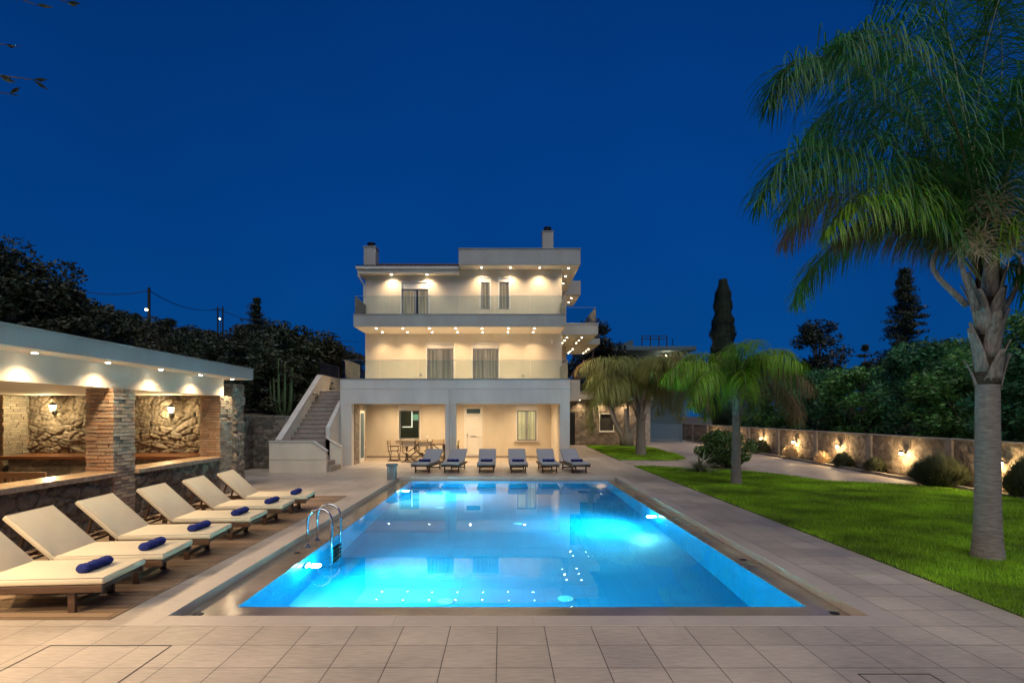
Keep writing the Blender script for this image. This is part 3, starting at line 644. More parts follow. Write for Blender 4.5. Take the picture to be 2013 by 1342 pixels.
b = MB(); b.box(S(1178), S(1207), 38.1, 38.12, .92, 2.14); obj('pane', b, M['dark'], wf)
b = MB(); b.box(S(1177), S(1208), 37.9, 38.1, .86, .918); obj('window_sill', b, M['pvc'], wf)
for x in (4.85, 5.2): downlight(A, x, 37.65, 3.04, 20)
for x in (6.6, 8.2): downlight(A, x, 37.65, 3.04, 34)
# painted gate beyond the annexe
G = thing('blue_gate', 'low blue grey sliding gate beyond the stone annexe', 'gate', (11.5, 42, 0))
b = MB()
for i in range(9): b.box(10.2, 13.3, 42, 42.04, .08+i*.145, .2+i*.145)
obj('gate_boards', b, M['gate'], G)
b = MB(); b.box(10.1, 10.2, 41.97, 42.07, 0, 1.5); b.box(13.3, 13.4, 41.97, 42.07, 0, 1.5); obj('gate_post', b, M['gate'], G)

# ------------------------------------------------------------------ outdoor staircase
ST = thing('outdoor_staircase', 'white walled outdoor staircase climbing the left side of the villa', 'staircase', (-7.1, 22, 0))
b = MB(); poly = [(-8.17, 0), (-6.17, 0), (-6.17, .73), (-6.62, 1.07), (-8.17, 1.07)]; b.prism(poly, 'y', 19.8, 19.96)
b.box(-8.17, -6.175, 19.785, 19.8, .455, .475); obj('front_parapet', b, M['plaster'], ST)
b = MB(); b.bar((-8.2, 19.88, 1.085), (-6.62, 19.88, 1.085), .22, .035); b.bar((-6.63, 19.88, 1.085), (-6.14, 19.88, .742), .22, .035); obj('parapet_coping', b, M['white'], ST)
b = MB(); b.box(-8.17, -8.0, 19.96, 20.4, 0, 1.07); b.prism([(20.4, 0), (25, 0), (25, 3.76), (20.4, 1.09)], 'x', -8.17, -7.98); b.box(-8.17, -7.98, 25, 28, 0, 3.76); obj('left_parapet', b, M['plaster'], ST)
b = MB(); b.bar((-8.075, 20.38, 1.1), (-8.075, 25, 3.775), .23, .035); b.bar((-8.075, 25, 3.775), (-8.075, 28, 3.775), .23, .035); obj('parapet_coping', b, M['white'], ST)
b = MB(); b.prism([(21.2, 0), (22.9, 0), (22.9, 2.62), (21.2, 1.55)], 'x', -6.62, -6.47); obj('right_parapet', b, M['white'], ST)
b = MB(); b.prism([(-6.62, 0), (-6.05, 0), (-6.05, .80), (-6.62, 1.15)], 'y', 21.2, 21.35); b.bar((-6.62, 21.27, 1.165), (-6.03, 21.27, .81), .2, .03); obj('entry_parapet', b, M['plaster'], ST)
b = MB()
for i in range(4): b.box(-7.98, -6.05-i*.22, 19.96, 21.2, i*.17, (i+1)*.17)
n_ = 14
for i in range(n_): b.box(-7.97, -6.62, 20.75+i*.305, 25.02, .68+i*.17, .68+(i+1)*.17)
obj('steps', b, M['step'], ST)
b = MB()
for i in range(n_): b.box(-7.978, -6.615, 20.73+i*.305, 20.78+i*.305, .68+(i+1)*.17-.03, .68+(i+1)*.17+.003)
obj('step_nosing', b, M['concrete'], ST)
rail(-8.075, 25.0, -8.075, 28, 3.79, 4.36, ST, n=2)

# ------------------------------------------------------------------ pavilion
PV = thing('pool_pavilion', 'flat roofed brick and stone pavilion with lit beam left of the pool', 'pavilion', (-9, 9, 0))
b = MB(); b.box(-13.8, -6.52, 1.0, 14.8, 2.935, 3.19); obj('flat_roof', b, M['fascia'], PV, bevel=.006)
b = MB(); b.box(-13.82, -6.50, .98, 14.82, 3.19, 3.215); obj('roof_trim', b, M['fascia'], PV)
b = MB(); b.box(-7.05, -6.54, 1.05, 14.78, 2.92, 2.934); b.box(-13.7, -7.05, 14.3, 14.78, 2.92, 2.934); obj('eave_soffit', b, M['soffit'], PV)
b = MB(); b.box(-7.35, -7.05, 1.2, 14.3, 2.49, 2.934); obj('beam', b, M['plaster'], PV)
b = MB(); b.box(-13.6, -7.36, 1.2, 14.9, 2.52, 2.60); obj('ceiling', b, M['soffit'], PV)
for y0 in (2.6, 6.38, 10.17, 14.02):
    obj('brick_pillar', brick_pillar(-7.5, -7.0, y0, y0+.6, 0, 2.488, int(y0*7)), M['brick'], PV, recalc=False)
obj('brick_pier', brick_pillar(-13.5, -12.55, 14.2, 15.0, 0, 2.5, 77), M['brick'], PV, recalc=False)
obj('end_wall', stone_box(-12.6, -7.15, 15.0, 15.6, 0, 2.84, 'fr', seed=21, cw=.30, ch=.19, depth=.075, res=.022), M['stone'], PV)
b = MB(); b.box(-13.6, -7.2, 15.05, 15.6, 0, 2.8); b.box(-13.75, -13.55, 1.0, 15.5, 0, 2.9); obj('wall_core', b, M['concrete'], PV)
for y0, y1 in ((3.2, 6.38), (6.98, 10.17), (10.77, 14.02)):
    sd = int(y0*10)
    obj('low_wall', stones((-7.02, y0, 0), (0,1,0), (0,0,1), (1,0,0), y1-y0, .90, seed=sd, cw=.30, ch=.2, depth=.05, res=.025, pal='grey'), M['stone'], PV)  # shade on the low wall put into a darker stone palette
    b = MB(); b.box(-7.32, -7.03, y0, y1, 0, .9); obj('wall_core', b, M['concrete'], PV)
    b = MB(); b.box(-7.48, -6.93, y0+.003, y1-.003, .90, .985); obj('countertop', b, M['countertop'], PV, bevel=.008)
    b = MB(); b.box(-6.934, -6.915, y0+.003, y1-.003, .898, .972); obj('slab_edge', b, M['countedge'], PV)
b = MB(); b.box(-12.4, -7.6, 13.7, 14.96, .93, 1.0); obj('back_counter', b, M['counterwood'], PV, bevel=.006)
obj('counter_base', stone_box(-12.2, -7.7, 13.95, 14.96, 0, .93, 'f', seed=31, cw=.3, ch=.2, depth=.04, res=.04), M['stone'], PV)
for y in (2.24, 3.74, 5.24, 6.74, 8.24, 9.77, 11.28, 12.77, 14.27): downlight(PV, -6.82, y, 2.92, 38 if y > 5 else 230, 150, 1, r=.05, tilt=(.3 if y > 5 else 1.1, 0))  # two unseen lamps nearest the camera boosted and tilted to warm the front deck
for x, y in ((-8.2, 4.8), (-8.2, 8.3), (-8.2, 11.9), (-10.8, 8.3), (-10.8, 11.9)): downlight(PV, x, y, 2.52, 30, 140, .9)
# wooden bench inside
BN = thing('wooden_bench', 'pale wooden bench with pierced back inside the pavilion by the counter', 'bench', (-10.2, 11.2, 0))
b = MB(); b.box(-11.6, -9.3, 11.0, 11.5, .40, .45); obj('seat', b, M['palewood'], BN, bevel=.006)
b = MB(); b.box(-11.6, -9.3, 11.5, 11.54, .72, .84); b.box(-11.6, -9.3, 11.5, 11.54, .5, .56)
for i in range(16): b.box(-11.6+i*.15, -11.53+i*.15, 11.505, 11.535, .56, .72)
obj('backrest', b, M['palewood'], BN)
for x in (-11.5, -9.4):
    b = MB(); b.box(x-.03, x+.03, 11.04, 11.1, 0, .4); b.box(x-.03, x+.03, 11.44, 11.498, 0, .4); obj('leg', b, M['palewood'], BN)
# lanterns on the end wall
def lantern(x, z, label):
    L = thing('wall_lantern', label, 'wall lamp', (x, 14.9, z), 'lanterns on the pavilion wall')
    b = MB(); b.lathe((x-.12, 14.9, z-.17), [(.05, 0), (.06, .05), (.04, .1)], 12); b.tube([(x-.12, 14.92, z-.12), (x-.1, 14.78, z-.16), (x, 14.7, z-.14), (x, 14.68, z-.08)], .012, 8); obj('bracket', b, M['metal_dark'], L)
    b = MB(); b.lathe((x, 14.68, z-.07), [(.045, 0), (.085, .13)], 6); obj('lamp_glass', b, M['lantern'], L)
    b = MB(); b.lathe((x, 14.68, z+.065), [(.115, 0), (.05, .05), (.02, .07), (.012, .10)], 6); obj('lamp_cap', b, M['metal_dark'], L)
    light(L, (x-.02, 14.60, z-.02), 'POINT', 17, (1, .78, .42), .05)
lantern(px(105, 800, 14.7).x, 2.2, 'black lantern glowing on the rubble wall left of the brick pillar')
lantern(px(337, 806, 14.7).x, 2.14, 'black lantern glowing on the rubble wall right of the brick pillar')

# retaining walls behind the pavilion
RW = thing('retaining_wall', 'rubble stone retaining wall between pavilion and staircase', 'wall', (-9, 21.3, 0))
obj('stone_face', join([stones((-14, 21.3, 0), (1,0,0), (0,0,1), (0,-1,0), 5.83, 2.0, seed=41, cw=.36, ch=.26, res=.04, depth=.05, pal='grey'),
     stones((-9.4, 15.6, 0), (0,1,0), (0,0,1), (1,0,0), 5.7, 2.0, seed=42, cw=.36, ch=.26, res=.05, depth=.05, pal='grey')]), M['stone'], RW)
b = MB(); b.box(-14, -8.18, 21.34, 21.8, 0, 1.98); b.box(-9.9, -9.44, 15.6, 21.3, 0, 1.97); obj('wall_core', b, M['concrete'], RW)

# ------------------------------------------------------------------ boundary wall on the right with lamps
BW = thing('boundary_wall', 'long stone boundary wall with plaster piers beside the driveway', 'wall', (13.2, 20, 0))
u = Vector((.068, 1, 0)).normalized(); nn = (-u.y, u.x, 0)
obj('stone_face', stones((WALLX(4), 4, 0), tuple(u), (0,0,1), nn, 50, 1.28, seed=51, cw=.34, ch=.24, res=.06, depth=.04, pal='pale'), M['stone'], BW)
b = MB(); b.bar((WALLX(4)+.15, 4, .64), (WALLX(54)+.15, 54, .64), .28, 1.27); obj('wall_core', b, M['concrete'], BW)
b = MB(); b.bar((WALLX(4)+.13, 4, 1.295), (WALLX(54)+.13, 54, 1.295), .4, .04); obj('wall_coping', b, M['concrete'], BW)
for Y in (8.5, 12.5, 16.5, 20.5, 24.5, 28.4, 32.4, 36.4, 40.4, 44.4):
    x = WALLX(Y); b = MB(); b.box(x-.1, x+.2, Y-.14, Y+.14, 0, 1.33); obj('pier', b, M['concrete'], BW, bevel=.006)
for Y, lb in ((14.5, 'wall lamp beside the big palm trunk, nearest on the boundary wall'), (18.5, 'wall lamp just left of the broad rosemary bush on the boundary wall'), (22.5, 'wall lamp above two low bushes, third along the boundary wall'),
          (26.4, 'wall lamp over dry shrubs, fourth along the boundary wall'), (30.3, 'wall lamp over a small dark bush, fifth along the boundary wall'), (34.4, 'dimmer far wall lamp behind the green round shrub'), (38.4, 'farthest tiny wall lamp near the end of the boundary wall')):
    x = WALLX(Y)-.06; W_ = thing('wall_lamp', lb, 'wall lamp', (x, Y, .76), 'lamps along the boundary wall')
    b = MB(); b.tube([(x+.03, Y, .78), (x-.12, Y, .78)], .02, 8); b.lathe((x-.12, Y, .80), [(.09, 0), (.07, .03), (.03, .06)], 12); obj('lamp_cap', b, M['metal_dark'], W_)
    b = MB(); b.lathe((x-.12, Y, .70), [(.03, 0), (.055, .03), (.055, .07), (.04, .099)], 12); obj('bulb', b, M['lantern'], W_)
    light(W_, (x-.21, Y, .72), 'POINT', 15, (1, .68, .32), .06)

# ------------------------------------------------------------------ loungers and towels
def make_lounger(Wd, ang, cm, label, group, seat=1.22, back=.74):
    t = thing('sun_lounger', label, 'sun lounger', (0, 0, 0), group); h = Wd/2
    b = MB()
    for s in (-1, 1): b.box(-1.95, -.02, s*(h-.03)-.02, s*(h-.03)+.02, .22, .295)
    for x in (-1.9, -.08, -.65, -1.2): b.box(x-.03, x+.03, -h+.05, h-.05, .235, .28)
    for i in range(9): b.box(-1.15+i*.12, -1.08+i*.12, -h+.05, h-.05, .281, .297)
    obj('frame', b, M['wood'], t, bevel=.008)
    for x in (-.34, -1.68):
        for s in (-1, 1):
            b = MB(); b.box(x-.035, x+.035, s*(h-.075)-.02, s*(h-.075)+.02, 0, .235); obj('leg', b, M['wood'], t, bevel=.006)
    for x in (-.36, -1.7):
        b = MB(); b.box(x, x+.04, -h+.09, h-.09, .06, .10); obj('stretcher', b, M['wood'], t)
    ca, sa = math.cos(ang), math.sin(ang); x0 = -seat
    b = MB()
    for s in (-1, 1): b.bar((x0, s*(h-.09), .29), (x0-ca*back, s*(h-.09), .29+sa*back), .035, .04)
    for i in range(6):
        q = .1+i*.12; b.bar((x0-ca*q, -h+.09, .30+sa*q), (x0-ca*q, h-.09, .30+sa*q), .07, .015, up=(sa, 0, ca))
    obj('backrest', b, M['wood'], t)
    b = MB()
    for s in (-1, 1): b.bar((x0-ca*back*.7, s*(h-.14), .27+sa*back*.7), (x0-ca*back*.7-.12, s*(h-.14), .25), .03, .03)
    b.bar((x0-ca*back*.7-.12, -h+.12, .25), (x0-ca*back*.7-.12, h-.12, .25), .03, .03); obj('prop', b, M['wood'], t)
    T = .068
    b = MB(); b.box(x0+.005, 0, -h, h, .30, .30+T); c = obj('seat_cushion', b, cm, t, bevel=.022)
    a = Vector((x0-.002, 0, .305)); dd = Vector((-ca, 0, sa)); up = Vector((sa, 0, ca))
    P = [a, a+dd*back, a+dd*back+up*T, a+up*T]
    b = MB(); b.add([(p.x, -h, p.z) for p in P]+[(p.x, h, p.z) for p in P], [(0,1,2,3),(7,6,5,4),(0,4,5,1),(1,5,6,2),(2,6,7,3),(3,7,4,0)])
    obj('back_cushion', b, cm, t, bevel=.022)
    def edge(name, pts, par):
        q = MB(); q.tube(pts+[pts[0]], .006, 5, cap=False); obj(name, q, M['piping'], par, smooth=True)
    g_ = .012
    edge('piping', [(x0+.02, -h+g_, .30+T-.004), (-g_, -h+g_, .30+T-.004), (-g_, h-g_, .30+T-.004), (x0+.02, h-g_, .30+T-.004)], c)
    cb = [o_ for o_ in t.children if o_.name.startswith('back_cushion')][0]; A_ = a+up*(T-.004)
    B_ = A_+dd*(back-g_); edge('piping', [(A_.x, -h+g_, A_.z), (B_.x, -h+g_, B_.z), (B_.x, h-g_, B_.z), (A_.x, h-g_, A_.z)], cb)
    return t
def make_towel(Wd, label, group):
    rnd = random.Random(5); prof = []
    n = 22; vs = []; fs = []; seg = 16
    for i in range(n+1):
        y = -Wd/2+Wd*i/n; r = .052+.006*math.sin(i*1.9)+.004*math.sin(i*.7+1)-(.016 if i in (0, n) else 0)-.008*(1 if i in (7, 15) else 0)
        for k in range(seg):
            a = 2*math.pi*k/seg; q = 1+.10*math.sin(a*2+.8)
            vs.append((r*1.12*q*math.cos(a), y, .046+r*.9*math.sin(a)))
    for i in range(n):
        for k in range(seg): a = i*seg+k; b_ = i*seg+(k+1) % seg; fs.append((a, b_, b_+seg, a+seg))
    fs.append(tuple(range(seg))[::-1]); fs.append(tuple(range(n*seg, (n+1)*seg)))
    mb = MB(); mb.add(vs, fs); o = obj('rolled_towel', mb, M['towel'], smooth=True)
    return tag(o, label, 'towel', group)
near = [((-3.97, 5.67), (-4.11, 6.47)), ((-3.94, 6.62), (-4.11, 7.46)), ((-3.97, 7.73), (-4.13, 8.6)), ((-3.95, 8.92), (-4.12, 9.86)), ((-3.93, 10.17), (-4.08, 11.07)), ((-3.93, 11.38), (-4.05, 12.27))]
nl = ['white cushioned teak lounger nearest the camera, cut by the left edge', 'white cushioned teak lounger second from the camera left of the pool', 'white cushioned teak lounger in front of the brick pillar, third from the camera',
      'white cushioned teak lounger fourth from the camera beside the pool ladder', 'white cushioned teak lounger fifth from the camera left of the pool', 'white cushioned teak lounger farthest of the row beside the pavilion']
tl = ['rolled blue towel on the lounger nearest the camera', 'rolled blue towel on the second white lounger from the camera', 'rolled blue towel on the white lounger in front of the brick pillar',
      'rolled blue towel on the fourth white lounger from the camera', 'rolled blue towel on the fifth white lounger from the camera', 'rolled blue towel on the farthest white lounger of the left row']
proto = make_lounger(.80, R(43), M['cushion'], nl[0], 'white loungers along the pavilion')
tp = make_towel(.40, tl[0], 'rolled towels on the white loungers')
for i, (a, c) in enumerate(near):
    o = proto if i == 0 else copy_tree(proto)
    o.location = ((a[0]+c[0])/2+.0, (a[1]+c[1])/2, 0); rz = R(5+[0, 1, .5, -1, 0, 1][i]); o.rotation_euler = (0, 0, rz); o['label'] = nl[i]
    tt = tp if i == 0 else tp.copy()
    if i: scn.collection.objects.link(tt)
    tt.location = Vector((o.location.x-math.cos(rz)*.30, o.location.y-math.sin(rz)*.3-.02, .368)); tt.rotation_euler = (0, 0, rz-R([6, 3, 8, 4, 6, 2][i])); tt['label'] = tl[i]
fl = [(825, 'far shade-grey cushioned lounger beside the bollard, leftmost of the six by the villa'), (885, 'far shade-grey cushioned lounger in front of the middle column'), (956, 'far shade-grey cushioned lounger just right of the white door'),
      (1020, 'far shade-grey cushioned lounger in front of the lit window'), (1082, 'far shade-grey cushioned lounger left of the right hand column'), (1143, 'far shade-grey cushioned lounger on the walkway right of the portico')]
ft = ['rolled blue towel on the far lounger beside the bollard', 'rolled blue towel on the far lounger by the middle column', 'rolled blue towel on the far lounger near the white door', 'rolled blue towel on the far lounger below the lit window',
      'rolled blue towel on the far lounger left of the right hand column', 'rolled blue towel on the far lounger right of the portico']
proto2 = make_lounger(.64, R(30), M['cushion_shaded'], fl[0][1], 'grey loungers between pool and villa', back=.78)
tp2 = make_towel(.42, ft[0], 'rolled towels on the grey loungers')
for i, (x, lb) in enumerate(fl):
    o = proto2 if i == 0 else copy_tree(proto2); X = (x-987)*19.4/F; rz = R(-90+[-10, -5, 0, 1, 2, 8][i])
    o.location = (X, 19.3, 0); o.rotation_euler = (0, 0, rz); o['label'] = lb
    tt = tp2 if i == 0 else tp2.copy()
    if i: scn.collection.objects.link(tt)
    tt.location = Vector((X, 19.3, .368))-Vector((math.cos(rz), math.sin(rz), 0))*.62; tt.rotation_euler = (0, 0, rz+R(90)+R(90)); tt['label'] = ft[i]
    tt.rotation_euler = (0, 0, rz)

# ------------------------------------------------------------------ pool ladder
LD = thing('pool_ladder', 'stainless steel pool ladder on the left pool edge', 'ladder', (-2.95, 9.2, -.1))
for y in (8.99, 9.47):
    pts = [(-3.10, y, -.09), (-3.10, y, .28)]
    for k in range(1, 12):
        a = math.pi*k/12; pts.append((-2.905-.195*math.cos(a), y, .30+.21*math.sin(a)))
    pts += [(-2.71, y, .28), (-2.71, y, -.5), (-2.71, y, -1.15), (-2.76, y, -1.22), (-2.88, y, -1.24)]
    b = MB(); b.tube(pts, .021, 14); obj('side_rail', b, M['chrome'], LD, smooth=True)
    b = MB(); b.lathe((-3.10, y, -.094), [(.055, 0), (.055, .012), (.024, .028)], 18); obj('base_flange', b, M['chrome'], LD)
for i in range(4):
    z = -.32-i*.24; b = MB(); b.box(-2.75, -2.67, 9.01, 9.45, z-.015, z+.015); obj('step', b, M['metal_dark'], LD, bevel=.005)
# bollard
BL = thing('stone_bollard', 'short grey square bollard with round cap near the far pool corner', 'bollard', (-3.42, 17.5, 0))
b = MB(); b.box(-3.55, -3.29, 17.4, 17.66, 0, .43); obj('post', b, M['bollard'], BL, bevel=.02)
b = MB(); b.lathe((-3.42, 17.53, .43), [(.17, 0), (.19, .02), (.19, .06), (.15, .075)], 20); obj('cap', b, M['bollard'], BL)

# ------------------------------------------------------------------ dining set in the portico
DT = thing('dining_table', 'dark wooden dining table under the left bay of the portico', 'table', (-3.5, 24.9, 0))
b = MB(); b.box(-4.45, -2.3, 24.5, 25.35, .71, .745); obj('tabletop', b, M['wood'], DT, bevel=.005)
for x in (-4.2, -2.55):
    b = MB()
    for a_, c_ in (((x, 24.6, 0), (x, 25.2, .71)), ((x, 25.2, 0), (x, 24.6, .71))): b.bar(a_, c_, .05, .05, up=(1, 0, 0))
    b.bar((x, 24.9, .35), (x+(.5 if x < -3 else -.5), 24.9, .7), .04, .04)
    obj('leg', b, M['wood'], DT)
def director_chair(label):
    t = thing('director_chair', label, 'chair', (0, 0, 0), 'canvas chairs round the dining table')
    b = MB()
    for y in (-.19, .19):
        b.bar((-.26, y, .02), (.26, y, .43), .03, .025, up=(0, 1, 0)); b.bar((.26, y+.03, .02), (-.26, y+.03, .43), .03, .025, up=(0, 1, 0))
    for x in (-.27, .27): b.bar((x, -.24, .02), (x, .24, .02), .035, .03); b.bar((x, -.24, .44), (x, .24, .44), .03, .03); b.bar((x, -.24, .64), (x, .24, .64), .045, .025); b.bar((x, .21, .44), (x, .23, .64), .03, .03); b.bar((x, -.21, .44), (x, -.25, .90), .03, .03)
    obj('frame', b, M['wood'], t)
    b = MB(); b.add([(-.26, -.21, .445), (0, -.21, .42), (.26, -.21, .445), (-.26, .21, .445), (0, .21, .42), (.26, .21, .445)], [(0,1,4,3), (1,2,5,4)]); s_ = obj('seat', b, M['canvas'], t, recalc=False)
    sm = s_.modifiers.new('th', 'SOLIDIFY'); sm.thickness = .01
    b = MB(); b.add([(-.28, -.235, .69), (0, -.262, .69), (.28, -.235, .69), (-.28, -.25, .90), (0, -.278, .875), (.28, -.25, .90)], [(0,1,4,3), (1,2,5,4)]); s_ = obj('backrest', b, M['canvas'], t, recalc=False)
    sm = s_.modifiers.new('th', 'SOLIDIFY'); sm.thickness = .01
    return t
dc = director_chair('x')
for i, (x, y, rz, lb) in enumerate(((-3.96, 24.15, 0, 'canvas chair on the near side of the dining table, back turned, left one'), (-3.28, 24.15, 0, 'canvas chair on the near side of the dining table, back turned, right one'),
        (-3.7, 25.75, 180, 'canvas chair on the far side of the dining table below the window sill'), (-2.95, 25.75, 180, 'canvas chair on the far side of the dining table by the bare wall'),
        (-4.75, 24.9, -90, 'canvas chair at the left end of the dining table seen side on'), (-2.15, 24.75, 90, 'canvas chair at the right end of the dining table partly behind the column'))):
    o = dc if i == 0 else copy_tree(dc); o.location = (x, y, 0); o.rotation_euler = (0, 0, R(rz)); o['label'] = lb

# ================================================================== PLANTS
def catmull(P, n):
    P = [Vector(p) for p in P]; Q = [P[0]*2-P[1]]+P+[P[-1]*2-P[-2]]; out = []
    m = len(P)-1
    for k in range(n+1):
        t = k/n*m; i = min(int(t), m-1); f = t-i; a, b_, c, d_ = Q[i:i+4]
        out.append(.5*((2*b_)+(c-a)*f+(2*a-5*b_+4*c-d_)*f*f+(3*b_-a-3*c+d_)*f**3))
    return out
def frond(pts, L, npairs, seed, r0=.03, droop=.9, wd=.012, start=.18, plume=.6, fwd=.5):
    """arching stalk with two ranks of drooping leaflets: returns (stalk MB, leaf arrays)"""
    rnd = random.Random(seed); c = catmull(pts, 40); n = len(c)
    st = MB(); st.tube(c, [r0*(1-.9*i/(n-1)) for i in range(n)], 5, cap=False)
    V = []; Fc = []
    for i in range(npairs):
        u = start+(1-start)*(i+rnd.random()*.6)/npairs; k = u*(n-1); a = min(int(k), n-2); p = c[a].lerp(c[a+1], k-a)
        T = (c[a+1]-c[a]).normalized(); sd = T.cross(Vector((0, 0, 1)))
        if sd.length < .15: sd = Vector((rnd.uniform(-1, 1), rnd.uniform(-1, 1), 0))
        sd.normalize(); up = sd.cross(T)
        ll = L*(.45+.65*math.sin(math.pi*min(1, (u-start)/(1-start)*.85+.12)))*(1 if u < .9 else 1-(u-.9)*4)
        for s in (-1, 1):
            l_ = ll*rnd.uniform(.8, 1.1)
            D = (sd*s*rnd.uniform(.7, 1)+T*fwd*rnd.uniform(.5, 1.3)+up*rnd.uniform(-plume, plume)).normalized()
            wv = D.cross(Vector((rnd.uniform(-.4, .4), rnd.uniform(-.4, .4), 1))); wv = (wv.normalized() if wv.length > .1 else T)*wd
            k0 = len(V); dr = droop*rnd.uniform(.7, 1.2)
            q = p.copy(); dir_ = D.copy()
            for j, wf in enumerate((.5, 1, .9, .55, .05)):
                V += [q-wv*wf, q+wv*wf]
                dir_ = (dir_+Vector((0, 0, -dr*(.4+.45*j)))).normalized(); q = q+dir_*(l_/4)
            for j in range(4): Fc.append((k0+2*j, k0+2*j+1, k0+2*j+3, k0+2*j+2))
    return st, (np.array([tuple(v) for v in V]), np.array(Fc), None)
def arc(c, az, el, L, bend, n=8, lift=0):
    """control points of a frond: leaves c at elevation el, curves down by bend over its length"""
    p = Vector(c); out = [p.copy()]
    for i in range(n):
        e_ = el-bend*((i+.5)/n)**1.3; p = p+Vector((math.cos(az)*math.cos(e_), math.sin(az)*math.cos(e_), math.sin(e_)))*L/n; out.append(p.copy())
    return out
def add_frond(root, pts, L, np_, seed, leafm, **k):
    st, lf = frond(pts, L, np_, seed, **k)
    s = obj('frond', st, M['rachis'], root, smooth=True); obj('leaflets', lf, leafm, s)
def ringed_trunk(x, y, z0, z1, r0, r1, rings, seed, bulge=1.15):
    rnd = random.Random(seed); prof = []; n = rings*2
    for i in range(n+1):
        t_ = i/n; r = r0+(r1-r0)*t_; r *= 1+(bulge-1)*math.exp(-t_*9)
        prof.append((r*(1+(.025 if i % 2 else -.02)*rnd.uniform(.4, 1.2)), z0+(z1-z0)*t_))
    mb = MB(); mb.lathe((x, y, 0), prof, 24); return mb
def boots(root, x, y, z0, z1, r, n, seed, Ln=.5, spread=.12, m='boot'):
    """old leaf bases wrapped round the top of the trunk"""
    rnd = random.Random(seed); mb = MB()
    for i in range(n):
        z = z0+(z1-z0)*i/n; a = i*2.4+rnd.uniform(-.2, .2); ln = Ln*rnd.uniform(.7, 1.25); w_ = r*rnd.uniform(.75, 1.0)
        d = Vector((math.cos(a), math.sin(a), 0)); sdv = Vector((-math.sin(a), math.cos(a), 0)); V = []
        flare = spread*rnd.uniform(.4, 1.6); m_ = 6
        for j in range(m_+1):
            t_ = j/m_; wj = w_*(1-t_**.8)*.95+.02; rr = r*(.98)+flare*t_**2*ln*2.2+.02*t_
            for k in (-1, -.5, 0, .5, 1):
                ang = k*wj/r*.9; V.append(Vector((x, y, z+ln*t_))+(d*math.cos(ang)+sdv*math.sin(ang))*rr)
        F_ = [(j*5+k, j*5+k+1, j*5+k+6, j*5+k+5) for j in range(m_) for k in range(4)]
        mb.add(V, F_)
    o = obj('leaf_base', mb, M[m], root, smooth=True, recalc=False); s_ = o.modifiers.new('th', 'SOLIDIFY'); s_.thickness = .014
